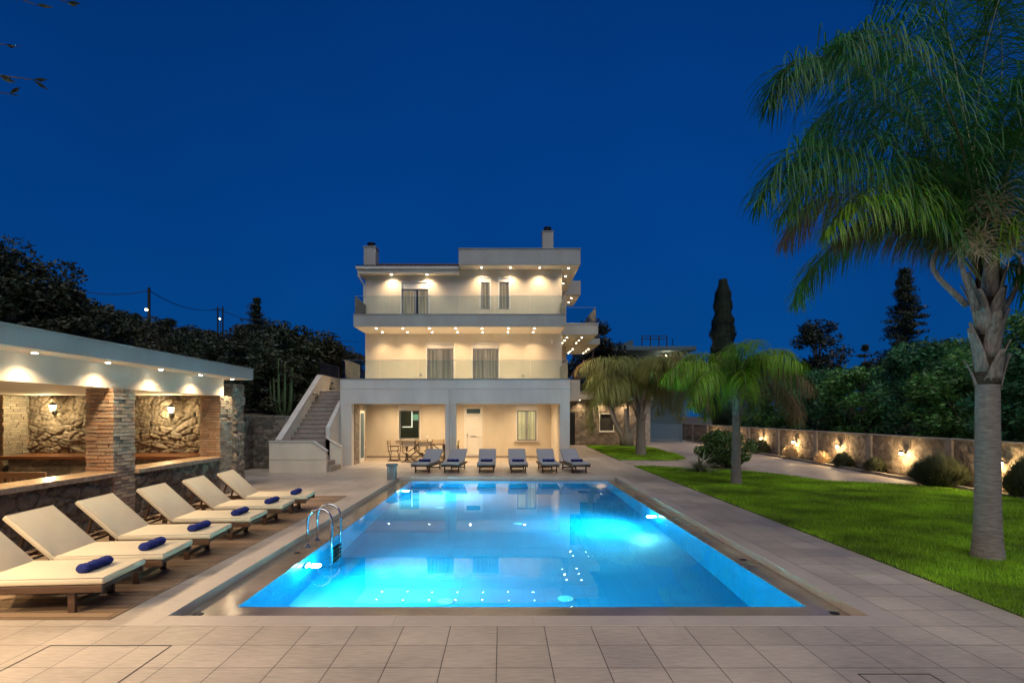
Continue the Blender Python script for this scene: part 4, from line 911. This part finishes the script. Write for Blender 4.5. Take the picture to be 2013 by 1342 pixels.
# --- big queen palm, right foreground
PB = thing('queen_palm', 'tall large palm with ringed grey trunk on the lawn at the right edge', 'palm tree', (6.75, 7.85, 0), 'palms on the lawns')
obj('trunk', ringed_trunk(6.75, 7.85, 0, 2.45, .155, .137, 60, 1, 1.32), M['bark'], PB, smooth=True)
obj('upper_trunk', ringed_trunk(6.75, 7.85, 2.43, 4.2, .148, .13, 14, 2, 1), M['fibre'], PB, smooth=True)
boots(PB, 6.75, 7.85, 2.35, 3.75, .155, 22, 3, .5, .09)
c0 = Vector((6.78, 7.85, 4.0))
def pf(lst, L, seed, m, np_=95, **k):
    add_frond(PB, [Vector((6.75, 7.85, 3.75))]+[px(x, y, Y) for x, y, Y in lst], L, np_, seed, m, **k)
LP = M['leaf_palm']
BIG = [([(1905, 480, 7.8), (1826, 271, 7.7), (1690, 135, 7.5), (1570, 120, 7.3), (1508, 200, 7.2)], .95, LP),
 ([(1915, 420, 8.0), (1918, 250, 8.2), (1942, 80, 8.4), (1990, -60, 8.7), (2060, -130, 9)], 1.0, LP),
 ([(1880, 470, 7.6), (1790, 370, 7.3), (1680, 300, 7.0), (1560, 300, 6.8), (1488, 400, 6.7)], .85, LP),
 ([(1870, 480, 7.9), (1800, 420, 8.1), (1700, 385, 8.3), (1600, 400, 8.5), (1540, 480, 8.6)], .8, M['leaf_dry']),
 ([(1880, 500, 8.2), (1800, 450, 8.6), (1690, 455, 9.0), (1600, 520, 9.3), (1560, 600, 9.5)], .7, M['leaf_lamplit']),
 ([(1890, 460, 8.0), (1850, 330, 8.6), (1770, 230, 9.2), (1660, 200, 9.8), (1580, 270, 10.2)], 1.1, LP),
 ([(1920, 430, 7.5), (1880, 250, 7.0), (1810, 110, 6.6), (1720, 60, 6.3), (1640, 90, 6.1)], .8, LP),
 ([(1960, 430, 7.8), (2010, 260, 7.9), (2080, 130, 8.0), (2200, 90, 8.1), (2330, 180, 8.2)], 1.0, LP),
 ([(1970, 460, 8.1), (2060, 380, 8.4), (2180, 360, 8.6), (2300, 450, 8.8)], .9, LP),
 ([(1970, 480, 7.6), (2040, 430, 7.3), (2130, 450, 7.1), (2200, 600, 7.0)], .8, M['leaf_lit']),
 ([(1940, 450, 8.3), (1960, 330, 9.2), (1970, 260, 10.2), (1960, 300, 11.2)], 1.0, LP),
 ([(1900, 450, 8.0), (1870, 390, 8.8), (1830, 350, 9.6), (1780, 380, 10.4)], .9, LP),
 ([(1860, 440, 7.6), (1780, 390, 7.2), (1690, 395, 6.9), (1620, 460, 6.8)], .62, M['leaf_lit']),
 ([(1930, 400, 7.9), (1890, 200, 8.3), (1860, 60, 8.6), (1800, -40, 8.9), (1740, -60, 9)], .95, LP),
 ([(1990, 520, 7.9), (2030, 560, 7.7), (2060, 640, 7.6)], .5, LP),
 ([(1895, 470, 8.2), (1810, 330, 8.8), (1720, 270, 9.4), (1620, 270, 9.8), (1540, 360, 10.1)], 1.0, LP),
 ([(1900, 440, 8.0), (1860, 290, 8.0), (1770, 160, 8.0), (1650, 110, 8.1), (1560, 150, 8.1)], .95, LP),
 ([(1910, 440, 8.3), (1890, 300, 8.9), (1840, 180, 9.5), (1760, 110, 10.1), (1680, 130, 10.6)], 1.05, LP),
 ([(1940, 420, 8.2), (1960, 240, 8.8), (1970, 100, 9.4), (1950, 0, 10.0), (1900, -40, 10.5)], 1.0, LP),
 ([(1960, 430, 8.1), (1990, 300, 8.6), (2030, 200, 9.1), (2090, 180, 9.6)], 1.0, LP),
 ([(1880, 470, 7.8), (1800, 400, 7.6), (1710, 340, 7.4), (1610, 340, 7.3), (1530, 430, 7.2)], .8, M['leaf_lamplit']),
 ([(1875, 490, 8.0), (1800, 440, 8.3), (1710, 430, 8.6), (1640, 480, 8.8)], .7, M['leaf_dry']),
 ([(1930, 430, 7.6), (1950, 300, 7.2), (2000, 180, 6.9), (2080, 120, 6.7)], .85, LP),
 ([(1935, 440, 8.4), (1900, 380, 9.0), (1860, 320, 9.6), (1800, 330, 10.2)], .95, LP)]
for k_, (ps, L_, m_) in enumerate(BIG):
    pf(ps, L_, 11+k_, m_, int(40+36*len(ps)), r0=.018, wd=.0085, droop=.5, plume=.85, fwd=.65)
# dry flower stalks hanging in the crown
fb = MB(); rnd = random.Random(8)
for c_, n_f, s_ in ((px(1950, 400, 7.45), 110, .42), (px(1925, 470, 7.45), 80, .36), (px(1990, 470, 7.5), 60, .36)):
    for i in range(n_f):
        a = rnd.uniform(0, 6.28); e_ = rnd.uniform(-.6, 1.2); l_ = s_*rnd.uniform(.6, 1.15)
        d_ = Vector((math.cos(a)*math.cos(e_), math.sin(a)*math.cos(e_)*.7, math.sin(e_))); p0 = c_+Vector((0, 0, rnd.uniform(-.25, .1)))
        fb.tube([p0, p0+d_*l_*.4, p0+d_*l_*.75-Vector((0, 0, l_*.12)), p0+d_*l_-Vector((0, 0, l_*.35))], [.006, .005, .004, .002], 3, cap=False)
obj('flower_stalks', fb, M['leaf_straw'], PB)
fb = MB()
for a, b_, c_ in ((px(1850, 470, 7.8), px(1835, 530, 7.7), px(1900, 600, 7.75)), (px(2005, 500, 7.8), px(2000, 560, 7.75), px(1965, 620, 7.8)), (px(1880, 430, 7.7), px(1890, 520, 7.6), px(1920, 610, 7.7))):
    fb.tube(catmull([a, b_, c_], 10), [.016+.026*k/10 for k in range(11)], 8)
obj('frond_base', fb, M['boot'], PB, smooth=True)
# --- middle palm, bright green
PM = thing('queen_palm', 'bright green palm with slim trunk beside the round shrub on the lawn', 'palm tree', (6.76, 16.3, 0), 'palms on the lawns')
obj('trunk', ringed_trunk(6.76, 16.3, 0, 2.05, .135, .105, 30, 4, 1.25), M['bark'], PM, smooth=True)
boots(PM, 6.76, 16.3, 1.75, 2.7, .10, 9, 5, .5, .05)
obj('crownshaft', ringed_trunk(6.76, 16.3, 2.03, 2.95, .11, .07, 4, 4, 1), M['boot'], PM, smooth=True)
rnd = random.Random(31)
for i in range(20):
    az = i*2.399+rnd.uniform(-.2, .2); el = R(rnd.uniform(58, 86)) if i % 3 else R(rnd.uniform(25, 50))
    add_frond(PM, arc((6.76, 16.3, 2.75), az, el, rnd.uniform(2.1, 2.7), R(rnd.uniform(105, 145))), .85, 120, 100+i, M['leaf_lit'] if i % 9 else M['leaf_dry'], r0=.02, droop=.8, wd=.0095, start=.14)
# --- back palm, dusty
PK = thing('queen_palm', 'dusty olive palm with drooping fronds on the small lawn by the stone annexe', 'palm tree', (6.9, 28.1, 0), 'palms on the lawns')
obj('trunk', ringed_trunk(6.9, 28.1, 0, 1.9, .25, .20, 24, 6, 1.15), M['bark'], PK, smooth=True)
boots(PK, 6.9, 28.1, 1.5, 3.2, .21, 14, 7, .9, .12)
obj('crownshaft', ringed_trunk(6.9, 28.1, 1.88, 3.3, .21, .12, 5, 6, 1), M['boot'], PK, smooth=True)
for i in range(27):
    az = i*2.399+rnd.uniform(-.2, .2); el = R(rnd.uniform(60, 86)) if i % 4 else R(rnd.uniform(25, 50))
    add_frond(PK, arc((6.9, 28.1, 3.1), az, el, rnd.uniform(3.6, 4.6), R(rnd.uniform(115, 155))), 1.3, 115, 200+i, M['leaf_dusty'] if i % 9 else M['leaf_dry'], r0=.032, droop=.8, wd=.012, start=.12)

def leaves(centers, radii, counts, size, seed, base=(.035, .085, .022), var=.5, flat=.0):
    """cloud of small diamond leaves around clump centres; every leaf has its own tone"""
    rng = np.random.default_rng(seed); Vs = []; Cs = []
    for c, r, n_ in zip(centers, radii, counts):
        d = rng.normal(0, 1, (n_, 3)); d /= np.linalg.norm(d, axis=1)[:, None]
        rr = rng.uniform(.35, 1.08, n_)**.6; P = np.array(c)+d*rr[:, None]*np.array(r)
        a = rng.normal(0, 1, (n_, 3)); a[:, 2] *= .6; a /= np.linalg.norm(a, axis=1)[:, None]
        b_ = np.cross(a, d+rng.normal(0, .5, (n_, 3))); b_ /= np.linalg.norm(b_, axis=1)[:, None]+1e-9
        s = size*rng.uniform(.6, 1.3, n_)[:, None]
        Vs.append(np.stack([P-a*s, P+b_*s*.42, P+a*s, P-b_*s*.42], 1).reshape(-1, 3))
        t_ = rng.uniform(1-var, 1+var, n_)*rng.uniform(.8, 1.2); h = rng.uniform(0, 1, n_)
        col = np.stack([base[0]*t_*(1+.5*h), base[1]*t_, base[2]*t_*(1-.2*h)], 1); Cs.append(np.repeat(col, 4, 0))
    V = np.concatenate(Vs); return V, np.arange(len(V)).reshape(-1, 4), np.concatenate(Cs)
def broadleaf(name, label, cat, loc, h, rad, seed, n=5200, size=.09, base=(.035, .085, .022), trunk=True, group=None, low=.25, clumps=34, sy=1.0, cr=1.0):
    rnd = random.Random(seed); t = thing(name, label, cat, loc, group); x, y, z = loc
    cs = []; rs = []; th = h*low
    for i in range(clumps):
        a = rnd.uniform(0, 6.28); q = rnd.random()**.45; e_ = rnd.uniform(-.9, 1)
        k = math.sqrt(max(0, 1-e_*e_*.8)); zz = z+th+(h-th)*(.5+.46*e_)
        cs.append((x+math.cos(a)*rad*k*q*.85, y+math.sin(a)*rad*k*q*.85*sy, zz)); r = rad*rnd.uniform(.16, .34)*cr; rs.append((r, r, r*.75))
    obj('crown', leaves(cs, rs, [int(n/clumps*rnd.uniform(.6, 1.4)) for _ in cs], size, seed, base), M['leaf_hedge'], t)
    if trunk:
        b = MB(); top = (x, y, z+th+(h-th)*.35); b.tube([(x, y, z-.15), (x+.03*h, y, z+th*.6), top], [.035*h, .026*h, .014*h], 8)
        for i in range(0, clumps, 4): b.tube([(x+.02*h, y, z+th*.8), Vector(top).lerp(Vector(cs[i]), .4), cs[i]], [.016*h, .01*h, .004*h], 5)
        obj('trunk', b, M['treebark'], t, smooth=True)
    return t
def conifer(name, label, loc, h, rad, seed, tiers=16, per=9, group=None, ragged=.3):
    rnd = random.Random(seed); t = thing(name, label, 'tree', loc, group); x, y, z = loc
    b = MB(); b.tube([(x, y, z-.1), (x, y, z+h*.97)], [.02*h, .004*h], 7); obj('trunk', b, M['treebark'], t)
    cs = []; rs = []; cn = []
    for i in range(tiers):
        u_ = i/(tiers-1); zz = z+h*(.10+.88*u_); r = rad*(1-u_)**.8*rnd.uniform(1-ragged, 1+ragged*.5)+.08
        for k in range(per):
            a = rnd.uniform(0, 6.28); rr = r*rnd.uniform(.3, 1.1); zk = zz+rnd.uniform(-.6, .6)*h/tiers
            for q in (.35, .7, 1.0):
                cs.append((x+math.cos(a)*rr*q, y+math.sin(a)*rr*q, zk-.16*rr*q+.08*rr*q*q)); e_ = max(.09, rad*.075)*rnd.uniform(.6, 1.3); rs.append((e_*1.3, e_*1.3, e_*.7)); cn.append(44)
    obj('crown', leaves(cs, rs, cn, .055*math.sqrt(h/6), seed, (.02, .04, .02)), M['leaf_hedge'], t); return t
# cypress column
CY = thing('cypress_tree', 'tall slim dark cypress standing behind the bright green palm', 'tree', (17.6, 45, 0))
rng = np.random.default_rng(4); n_ = 26000; u_ = rng.random(n_); a = rng.uniform(0, 6.28, n_)
rr = .98*np.sin(np.pi*np.clip(.06+.9*u_**.8, 0, 1))**.55*(1+.13*np.sin(u_*31+a*2)+.08*np.sin(u_*70))*rng.uniform(.55, 1.05, n_); zz = .5+u_*12.2
P = np.stack([17.6+rr*np.cos(a), 45+rr*np.sin(a), zz], 1); s_ = rng.uniform(.09, .2, n_)[:, None]
up = np.stack([np.cos(a)*.2, np.sin(a)*.2, np.ones(n_)], 1); sd = np.stack([-np.sin(a), np.cos(a), rng.normal(0, .3, n_)], 1)
V = np.stack([P-up*s_, P+sd*s_*.35, P+up*s_, P-sd*s_*.35], 1).reshape(-1, 3)
obj('crown', (V, np.arange(len(V)).reshape(-1, 4), None), M['needle'], CY)
b = MB(); b.tube([(17.6, 45, 0), (17.6, 45, 11)], [.22, .04], 8); obj('trunk', b, M['treebark'], CY)
# trees beyond the right wall
GB = (.04, .17, .07)
for i, (X, Y, h, r, lb) in enumerate(((15.2, 13.2, 4.6, 1.7, 'dark leafy tree over the wall at the right edge behind the big palm trunk'), (15.6, 16.4, 4.3, 1.8, 'broad leafy tree over the wall just left of the big palm trunk'),
        (16.4, 19.8, 4.4, 2.0, 'dense leafy tree over the wall above the rosemary bush'), (17.4, 23.0, 5.1, 2.0, 'tall leafy tree over the wall in front of the ragged conifer'), (16.8, 26.5, 4.3, 2.0, 'rounded leafy tree over the wall above the third wall lamp'),
        (17.4, 30.5, 4.5, 2.1, 'leafy tree over the wall below the tall distant oval tree'), (18.2, 35.0, 4.8, 2.2, 'leafy tree over the wall right of the bright palm'), (18.2, 40.5, 4.6, 2.4, 'leafy tree over the far wall behind the bright palm'),
        (20.5, 21.0, 6.3, 2.4, 'taller dark tree in the second row at the right edge'), (19.5, 16.5, 6.0, 2.2, 'highest leafy tree beyond the big palm trunk'), (22.0, 27.5, 5.8, 2.4, 'dark tree in the second row left of the ragged conifer'))):
    broadleaf('garden_tree', lb, 'tree', (X, Y, -.1), h, r, 300+i, n=12000, size=.10, base=GB if i % 2 else (.07, .23, .05), low=.10, clumps=60, sy=1.1, group='trees over the boundary wall')
conifer('conifer_tree', 'tall ragged dark conifer rising over the boundary wall trees', (24.6, 34.5, 0), 10.8, 3.7, 61, 18, 13, ragged=.5)
conifer('conifer_tree', 'small flat topped conifer between the oval tree and the ragged conifer', (27.0, 42, 0), 7.0, 2.2, 62, 8, 10, ragged=.6)
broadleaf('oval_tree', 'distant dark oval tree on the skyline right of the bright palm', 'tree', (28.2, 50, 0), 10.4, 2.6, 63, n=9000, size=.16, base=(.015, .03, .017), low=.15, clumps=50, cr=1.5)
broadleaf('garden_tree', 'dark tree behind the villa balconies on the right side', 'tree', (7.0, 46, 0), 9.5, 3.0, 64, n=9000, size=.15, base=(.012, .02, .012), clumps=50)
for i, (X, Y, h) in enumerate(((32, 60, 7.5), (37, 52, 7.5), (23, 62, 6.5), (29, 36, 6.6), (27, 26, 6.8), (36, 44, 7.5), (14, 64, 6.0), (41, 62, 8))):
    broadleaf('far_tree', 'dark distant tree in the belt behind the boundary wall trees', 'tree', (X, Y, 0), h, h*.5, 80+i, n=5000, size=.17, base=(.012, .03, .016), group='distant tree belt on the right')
# shrubs
broadleaf('round_shrub', 'glossy round green shrub behind the bright palm trunk', 'shrub', (8.55, 21.6, 0), 1.42, 1.12, 71, n=9000, size=.06, base=(.045, .12, .02), low=.02, clumps=46)
FX = thing('flax_plant', 'pale spiky flax plant at the lawn corner beside the bright palm', 'plant', (7.0, 19.9, 0))
rnd = random.Random(9); V = []; Fc = []
for i in range(120):
    a = rnd.uniform(0, 6.28); e_ = rnd.uniform(.25, 1.35); l_ = rnd.uniform(.6, 1.05); p = Vector((7.0+rnd.uniform(-.1, .1), 19.9+rnd.uniform(-.1, .1), .01)); k0 = len(V)
    wv = Vector((-math.sin(a), math.cos(a), 0))*.022
    for j, wf in enumerate((.7, 1, .9, .6, .08)):
        V += [p-wv*wf, p+wv*wf]; p = p+Vector((math.cos(a)*math.cos(e_), math.sin(a)*math.cos(e_), math.sin(e_)))*l_/4; e_ -= .28
    Fc += [(k0+2*j, k0+2*j+1, k0+2*j+3, k0+2*j+2) for j in range(4)]
obj('leaf_blades', (np.array([tuple(v) for v in V]), np.array(Fc), None), M['leaf_flax'], FX)
def sage(label, loc, h, r, seed, m='leaf_sage', n=1500, name='rosemary_bush'):
    t = thing(name, label, 'shrub', loc, None); rnd = random.Random(seed); V = []; Fc = []
    for i in range(n):
        a = rnd.uniform(0, 6.28); q = rnd.random()**.5; base = Vector((loc[0]+math.cos(a)*q*r*.55, loc[1]+math.sin(a)*q*r*.55, loc[2]+rnd.uniform(0, .3)*h))
        tip = Vector((loc[0]+math.cos(a)*q*r, loc[1]+math.sin(a)*q*r, loc[2]+h*math.sqrt(max(.05, 1-q*q*.9))*rnd.uniform(.7, 1.08)))
        w_ = Vector((-math.sin(a), math.cos(a), rnd.uniform(-.5, .5)))*.012; k = len(V); mid = base.lerp(tip, .5)+Vector((rnd.uniform(-.04, .04), rnd.uniform(-.04, .04), .03))
        V += [base-w_*.5, base+w_*.5, mid+w_, mid-w_, tip]; Fc += [(k, k+1, k+2, k+3), (k+3, k+2, k+4, k+4)]
    # leaf flecks along the twigs
    me_f = [f for f in Fc if f[2] != f[3]]; mb = MB(); mb.v = [tuple(v) for v in V]; mb.f = [f if len(set(f)) == 4 else f[:3] for f in Fc]
    obj('twigs', mb, M[m], t, recalc=False)
sage('broad rosemary bush at the wall left of the big palm trunk', (12.3, 15.9, 0), .95, .85, 1, n=5200)
sage('small pale bush at the wall right of the second wall pier', (12.95, 19.6, 0), .6, .45, 2)
sage('grey green bush at the wall below the third wall lamp', (13.05, 21.6, 0), .65, .45, 3)
sage('small dark bush at the wall below the fifth wall lamp', (13.6, 29.6, 0), .8, .5, 4)
sage('dry straw coloured bush at the wall by the fourth wall lamp', (13.3, 26.0, 0), .7, .45, 5, 'leaf_straw', 500, 'dry_bush')
sage('dry thin bush at the wall by the third wall lamp', (13.1, 23.1, 0), .6, .4, 6, 'leaf_straw', 300, 'dry_bush')
sage('leafy bush lit by the nearest wall lamp at the right edge', (12.6, 13.5, 0), 1.1, .6, 7, n=3600)
# olive tree behind the dusty palm
OT = thing('olive_tree', 'old multi stemmed olive tree against the stone annexe wall', 'tree', (7.8, 35.4, 0))
b = MB(); rnd = random.Random(12); cs = []
for i in range(6):
    a = i*1.05+.3; e = Vector((7.8+math.cos(a)*1.2, 35.4+math.sin(a)*.8, 2.6+rnd.uniform(-.2, .7))); cs.append(tuple(e+Vector((0, 0, .5))))
    b.tube([(7.8+math.cos(a)*.15, 35.4+math.sin(a)*.15, 0), (7.8+math.cos(a)*.25, 35.4+math.sin(a)*.2, .7), (7.8+math.cos(a)*.8, 35.4+math.sin(a)*.5, 1.5), e], [.32, .22, .12, .06], 8)
obj('trunk', b, M['boot'], OT, smooth=True)
for i in range(14): cs.append((7.8+rnd.uniform(-1.5, 1.5), 35.4+rnd.uniform(-1, 1), 3.3+rnd.uniform(-.4, 1.1)))
obj('crown', leaves(cs, [(.6, .6, .45)]*len(cs), [330]*len(cs), .08, 13, (.09, .11, .05)), M['leaf_hedge'], OT)

# ------------------------------------------------------------------ far house on the right
FH = thing('neighbour_house', 'dim blue grey house with balconies behind the dusty palm', 'house', (11, 48, 0))
def SX(x): return (x-987)*48/F
def SZ(y): return 2+(816-y)*48/F
b = MB(); b.box(SX(1180), SX(1340), 48, 56, 0, SZ(692)); obj('wall', b, M['farwall'], FH)
b = MB(); b.box(SX(1165), SX(1358), 46.6, 57, SZ(692), SZ(684)); rf = obj('roof_slab', b, M['farwall'], FH, bevel=.02)
b = MB(); b.prism([(SX(1215), SZ(684)), (SX(1250), SZ(684)), (SX(1250), SZ(664)), (SX(1222), SZ(675))], 'y', 49, 52); obj('stair_tower', b, M['farwall'], rf)
b = MB()
for x in (1268, 1285, 1302, 1318): b.box(SX(x)-.04, SX(x)+.04, 49, 49.08, SZ(684), SZ(657))
for y in (657, 663): b.box(SX(1268), SX(1318), 49.005, 49.07, SZ(y)-.03, SZ(y)+.03)
obj('pergola', b, M['metal_dark'], rf)
b = MB(); b.tube([(SX(1326), 48.5, SZ(684)), (SX(1326), 48.5, SZ(664))], .07, 8); obj('flue', b, M['chrome'], rf)
for y in (722, 754):
    b = MB(); b.box(SX(1290), SX(1366), 46.6, 48, SZ(y)-.2, SZ(y)); s_ = obj('balcony', b, M['farwall'], FH)
    b = MB(); b.box(SX(1290), SX(1366), 46.62, 46.66, SZ(y)+.85, SZ(y)+.9)
    for k in range(14): b.box(SX(1292)+k*.235, SX(1292)+k*.235+.02, 46.63, 46.65, SZ(y), SZ(y)+.85)
    obj('balustrade', b, M['aluminium'], s_)
for x, y in ((1306, 708), (1328, 708), (1306, 742), (1328, 742), (1215, 712), (1240, 712)):
    b = MB(); b.box(SX(x)-.4, SX(x)+.4, 47.96, 48.0, SZ(y)-.7, SZ(y)+.6); obj('window', b, M['dark'], FH)
b = MB(); b.lathe((SX(1307), 47.6, SZ(701)), [(.05, 0), (.1, .06), (.05, .12)], 10); obj('balcony_lamp', b, M['lantern'], FH)
light(FH, (SX(1307), 47.3, SZ(702)), 'POINT', 12, WARM, .05)

# ================================================================== HILLSIDE LEFT
def hill_z(x, y):
    t_ = math.hypot(max(0, y-22), max(0, -14.2-x)); k = 3.9+4.0*min(1, max(0, (-x-12)/30)) if x < -8 else 4.2*max(0, 1-(x+8)/16)
    return -.3+(2.0+k*(1-math.exp(-t_/26)))*min(1, max(0, t_/.6))*(1 if x < -8.2 else max(0, min(1, (y-40)/4, (8-x)/8)))
mb = MB(); xs = [-140+i*2.2 for i in range(68)]+[-8.3, -6, -3, 0, 3, 6, 8.5]; xs = sorted(set(round(q, 2) for q in xs if q <= -8.3 or q > -8.3)); ys = [-30, -10, 0, 5, 10, 14, 18, 20, 21.6, 22.2, 23, 24]+[26+i*2.5 for i in range(50)]
for y in ys:
    for x in xs: mb.v.append((x, y, hill_z(x, y)+.25*math.sin(x*.7)*math.sin(y*.5) if hill_z(x, y) > 1.5 else hill_z(x, y)))
nx = len(xs)
for j in range(len(ys)-1):
    for i in range(nx-1):
        a = j*nx+i; q4 = (a, a+1, a+nx+1, a+nx)
        if max(mb.v[k][2] for k in q4) > -.15: mb.f.append(q4)
struct('hill', mb, M['soil'], smooth=True)
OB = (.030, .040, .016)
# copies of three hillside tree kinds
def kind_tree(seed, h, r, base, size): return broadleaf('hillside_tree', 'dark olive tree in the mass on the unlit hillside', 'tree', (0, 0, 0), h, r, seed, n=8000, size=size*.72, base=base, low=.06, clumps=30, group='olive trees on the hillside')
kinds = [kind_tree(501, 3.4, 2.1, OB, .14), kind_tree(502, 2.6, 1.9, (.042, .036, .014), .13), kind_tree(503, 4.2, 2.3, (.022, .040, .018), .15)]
rnd = random.Random(77); used = set(); spots = []
for row, (Y0, cnt) in enumerate(((24.5, 8), (28, 9), (32, 10), (37, 12), (43, 13), (50, 14), (58, 15), (66, 15))):
    for i in range(cnt):
        pxx = 60+(690-60)*(i+rnd.uniform(.1, .9))/cnt; Y = Y0+rnd.uniform(-1.4, 1.4); X = (pxx-987)*Y/F
        if X > -8.8: continue
        spots.append((X, Y, rnd.uniform(.8, 1.15)*(.85+.012*(Y-24)) if Y < 55 else rnd.uniform(.6, .85)))
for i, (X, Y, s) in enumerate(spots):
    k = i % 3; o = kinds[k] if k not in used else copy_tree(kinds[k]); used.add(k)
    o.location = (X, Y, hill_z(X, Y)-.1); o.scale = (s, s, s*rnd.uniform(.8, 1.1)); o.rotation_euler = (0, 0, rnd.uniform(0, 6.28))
# the tall trees over the pavilion
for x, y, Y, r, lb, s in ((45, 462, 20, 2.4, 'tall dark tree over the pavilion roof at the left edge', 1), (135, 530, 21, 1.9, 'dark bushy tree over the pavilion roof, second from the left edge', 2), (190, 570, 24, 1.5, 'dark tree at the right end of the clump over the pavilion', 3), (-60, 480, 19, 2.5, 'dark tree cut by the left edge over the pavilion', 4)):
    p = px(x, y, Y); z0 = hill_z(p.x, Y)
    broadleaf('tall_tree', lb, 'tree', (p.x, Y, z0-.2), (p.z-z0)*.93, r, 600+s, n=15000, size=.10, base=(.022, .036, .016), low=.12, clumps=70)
p = px(505, 590, 40); conifer('conifer_tree', 'small dark conifer on the hillside skyline left of the villa', (p.x, 40, hill_z(p.x, 40)), p.z-hill_z(p.x, 40), 2.6, 65, 12, 13)
# candelabra cactus above the retaining wall
for q, (X, Y, lb) in enumerate(((-9.1, 23.6, 'candelabra cactus above the stone wall beside the stair'), (-9.9, 24.6, 'candelabra cactus left of another above the stone wall'))):
    CT = thing('candelabra_cactus', lb, 'cactus', (X, Y, 1.8)); b = MB(); rnd = random.Random(q+3)
    for i in range(11):
        a = i*.57+q; r = rnd.uniform(.12, .6); hh = rnd.uniform(1.5, 2.5)
        b.tube([(X, Y, 1.7), (X+math.cos(a)*r*.8, Y+math.sin(a)*r*.8, 2.2), (X+math.cos(a)*r, Y+math.sin(a)*r, 2.6), (X+math.cos(a)*r*1.1, Y+math.sin(a)*r*1.1, 1.9+hh)], [.05, .06, .06, .035], 5)
    obj('stems', b, M['cactus'], CT)
# utility poles, wires, hillside lamps
def pole(x, y0, y1, Y, label, r=.11, arms=False):
    a = px(x, y0, Y); z0 = hill_z(a.x, Y); t = thing('utility_pole', label, 'utility pole', (a.x, Y, z0), 'utility poles on the hillside')
    b = MB(); b.tube([(a.x, Y, z0-.3), (a.x, Y, a.z)], [r*1.3, r], 8); obj('post', b, M['metal_dark'], t)
    if arms: b = MB(); b.bar((a.x-.6, Y, a.z-.3), (a.x+.6, Y, a.z-.3), .08, .08); obj('crossarm', b, M['metal_dark'], t)
    return a
pA = pole(293, 565, 0, 48, 'thick dark utility pole on the skyline above the hillside lamp')
pB = pole(428, 603, 0, 62, 'left of the two thin poles on the hillside skyline', .08, True)
pC = pole(438, 602, 0, 63, 'right of the two thin poles on the hillside skyline', .08)
p0 = px(120, 555, 44); p3 = px(705, 668, 75); mb = MB()
for A_, B_, sg in ((p0, pA, .5), (pA, pB, .7), (pB, p3, .8)):
    A_ = A_+Vector((0, 0, -.25)); B_ = B_+Vector((0, 0, -.25))
    mb.tube([A_.lerp(B_, k/12)-Vector((0, 0, sg*4*(k/12)*(1-k/12))) for k in range(13)], .035, 4)
tag(obj('power_line', mb, M['metal_dark']), 'thin power line strung between the poles over the hillside', 'cable')
for x, y, Y, lb, r in ((289, 609, 47, 'bright white lamp at the foot of the thick pole on the skyline', .14), (433, 627, 61, 'small white lamp below the pair of thin poles', .1), (524, 749, 30, 'tiny white lamp low on the dark hillside, left of two', .035), (592, 763, 27, 'small white lamp in the plants above the staircase', .05)):
    p = px(x, y, Y); t = thing('hillside_lamp', lb, 'lamp', p, 'lamps on the hillside')
    zz_ = hill_z(p.x, Y); b = MB(); b.tube([(p.x, Y+.1, zz_-.3), (p.x, Y+.1, max(p.z, zz_)+.05)], .03, 6); obj('post', b, M['metal_dark'], t)
    b = MB(); b.lathe((p.x, Y-.1, p.z-r/2), [(r*.5, 0), (r, r*.4), (r*.6, r)], 10); obj('bulb', b, M['lantern'], t)
# near olive tree whose twigs hang into the top left corner
NO = thing('olive_tree', 'olive tree outside the left edge, twigs hanging in the top left corner', 'tree', (-5.4, 2.4, 0))
b = MB(); tips = [px(64, 157, 3.0), px(18, 185, 3.0), px(10, 88, 3.1), px(130, 4, 3.2), px(70, 10, 3.1)]
b.tube([(-5.4, 2.4, 0), (-5.3, 2.5, 1.2), (-5.0, 2.5, 2.6), (-4.6, 2.6, 3.6)], [.16, .13, .09, .05], 8); obj('trunk', b, M['treebark'], NO, smooth=True)
b = MB(); V = []; Fc = []; rnd = random.Random(6)
for i, tp_ in enumerate(tips):
    s_ = Vector((-4.6, 2.6, 3.6)) if i < 3 else Vector((-4.7, 2.6, 4.6)); path = catmull([s_, s_.lerp(tp_, .5)+Vector((0, 0, .12)), tp_], 14); b.tube(path, [.02*(1-k/16) for k in range(15)], 5)
    for k in range(5, 15):
        for _ in range(3):
            p = path[k]; D = ((path[min(k+1, 14)]-path[k-1]).normalized()+Vector((rnd.uniform(-.5, .5), rnd.uniform(-.5, .5), rnd.uniform(-.5, .5)))).normalized(); l_ = rnd.uniform(.055, .085); wv = D.cross(Vector((rnd.uniform(-1, 1), 1, rnd.uniform(-1, 1)))).normalized()*.010; q = len(V)
            V += [p, p+D*l_*.5+wv, p+D*l_, p+D*l_*.5-wv]; Fc.append((q, q+1, q+2, q+3))
b.tube([(-5.0, 2.5, 2.6), (-4.85, 2.6, 3.8), (-4.7, 2.6, 4.6)], [.07, .05, .03], 6)
obj('branches', b, M['treebark'], NO, smooth=True)
obj('twig_leaves', (np.array([tuple(v) for v in V]), np.array(Fc), None), M['needle'], NO)
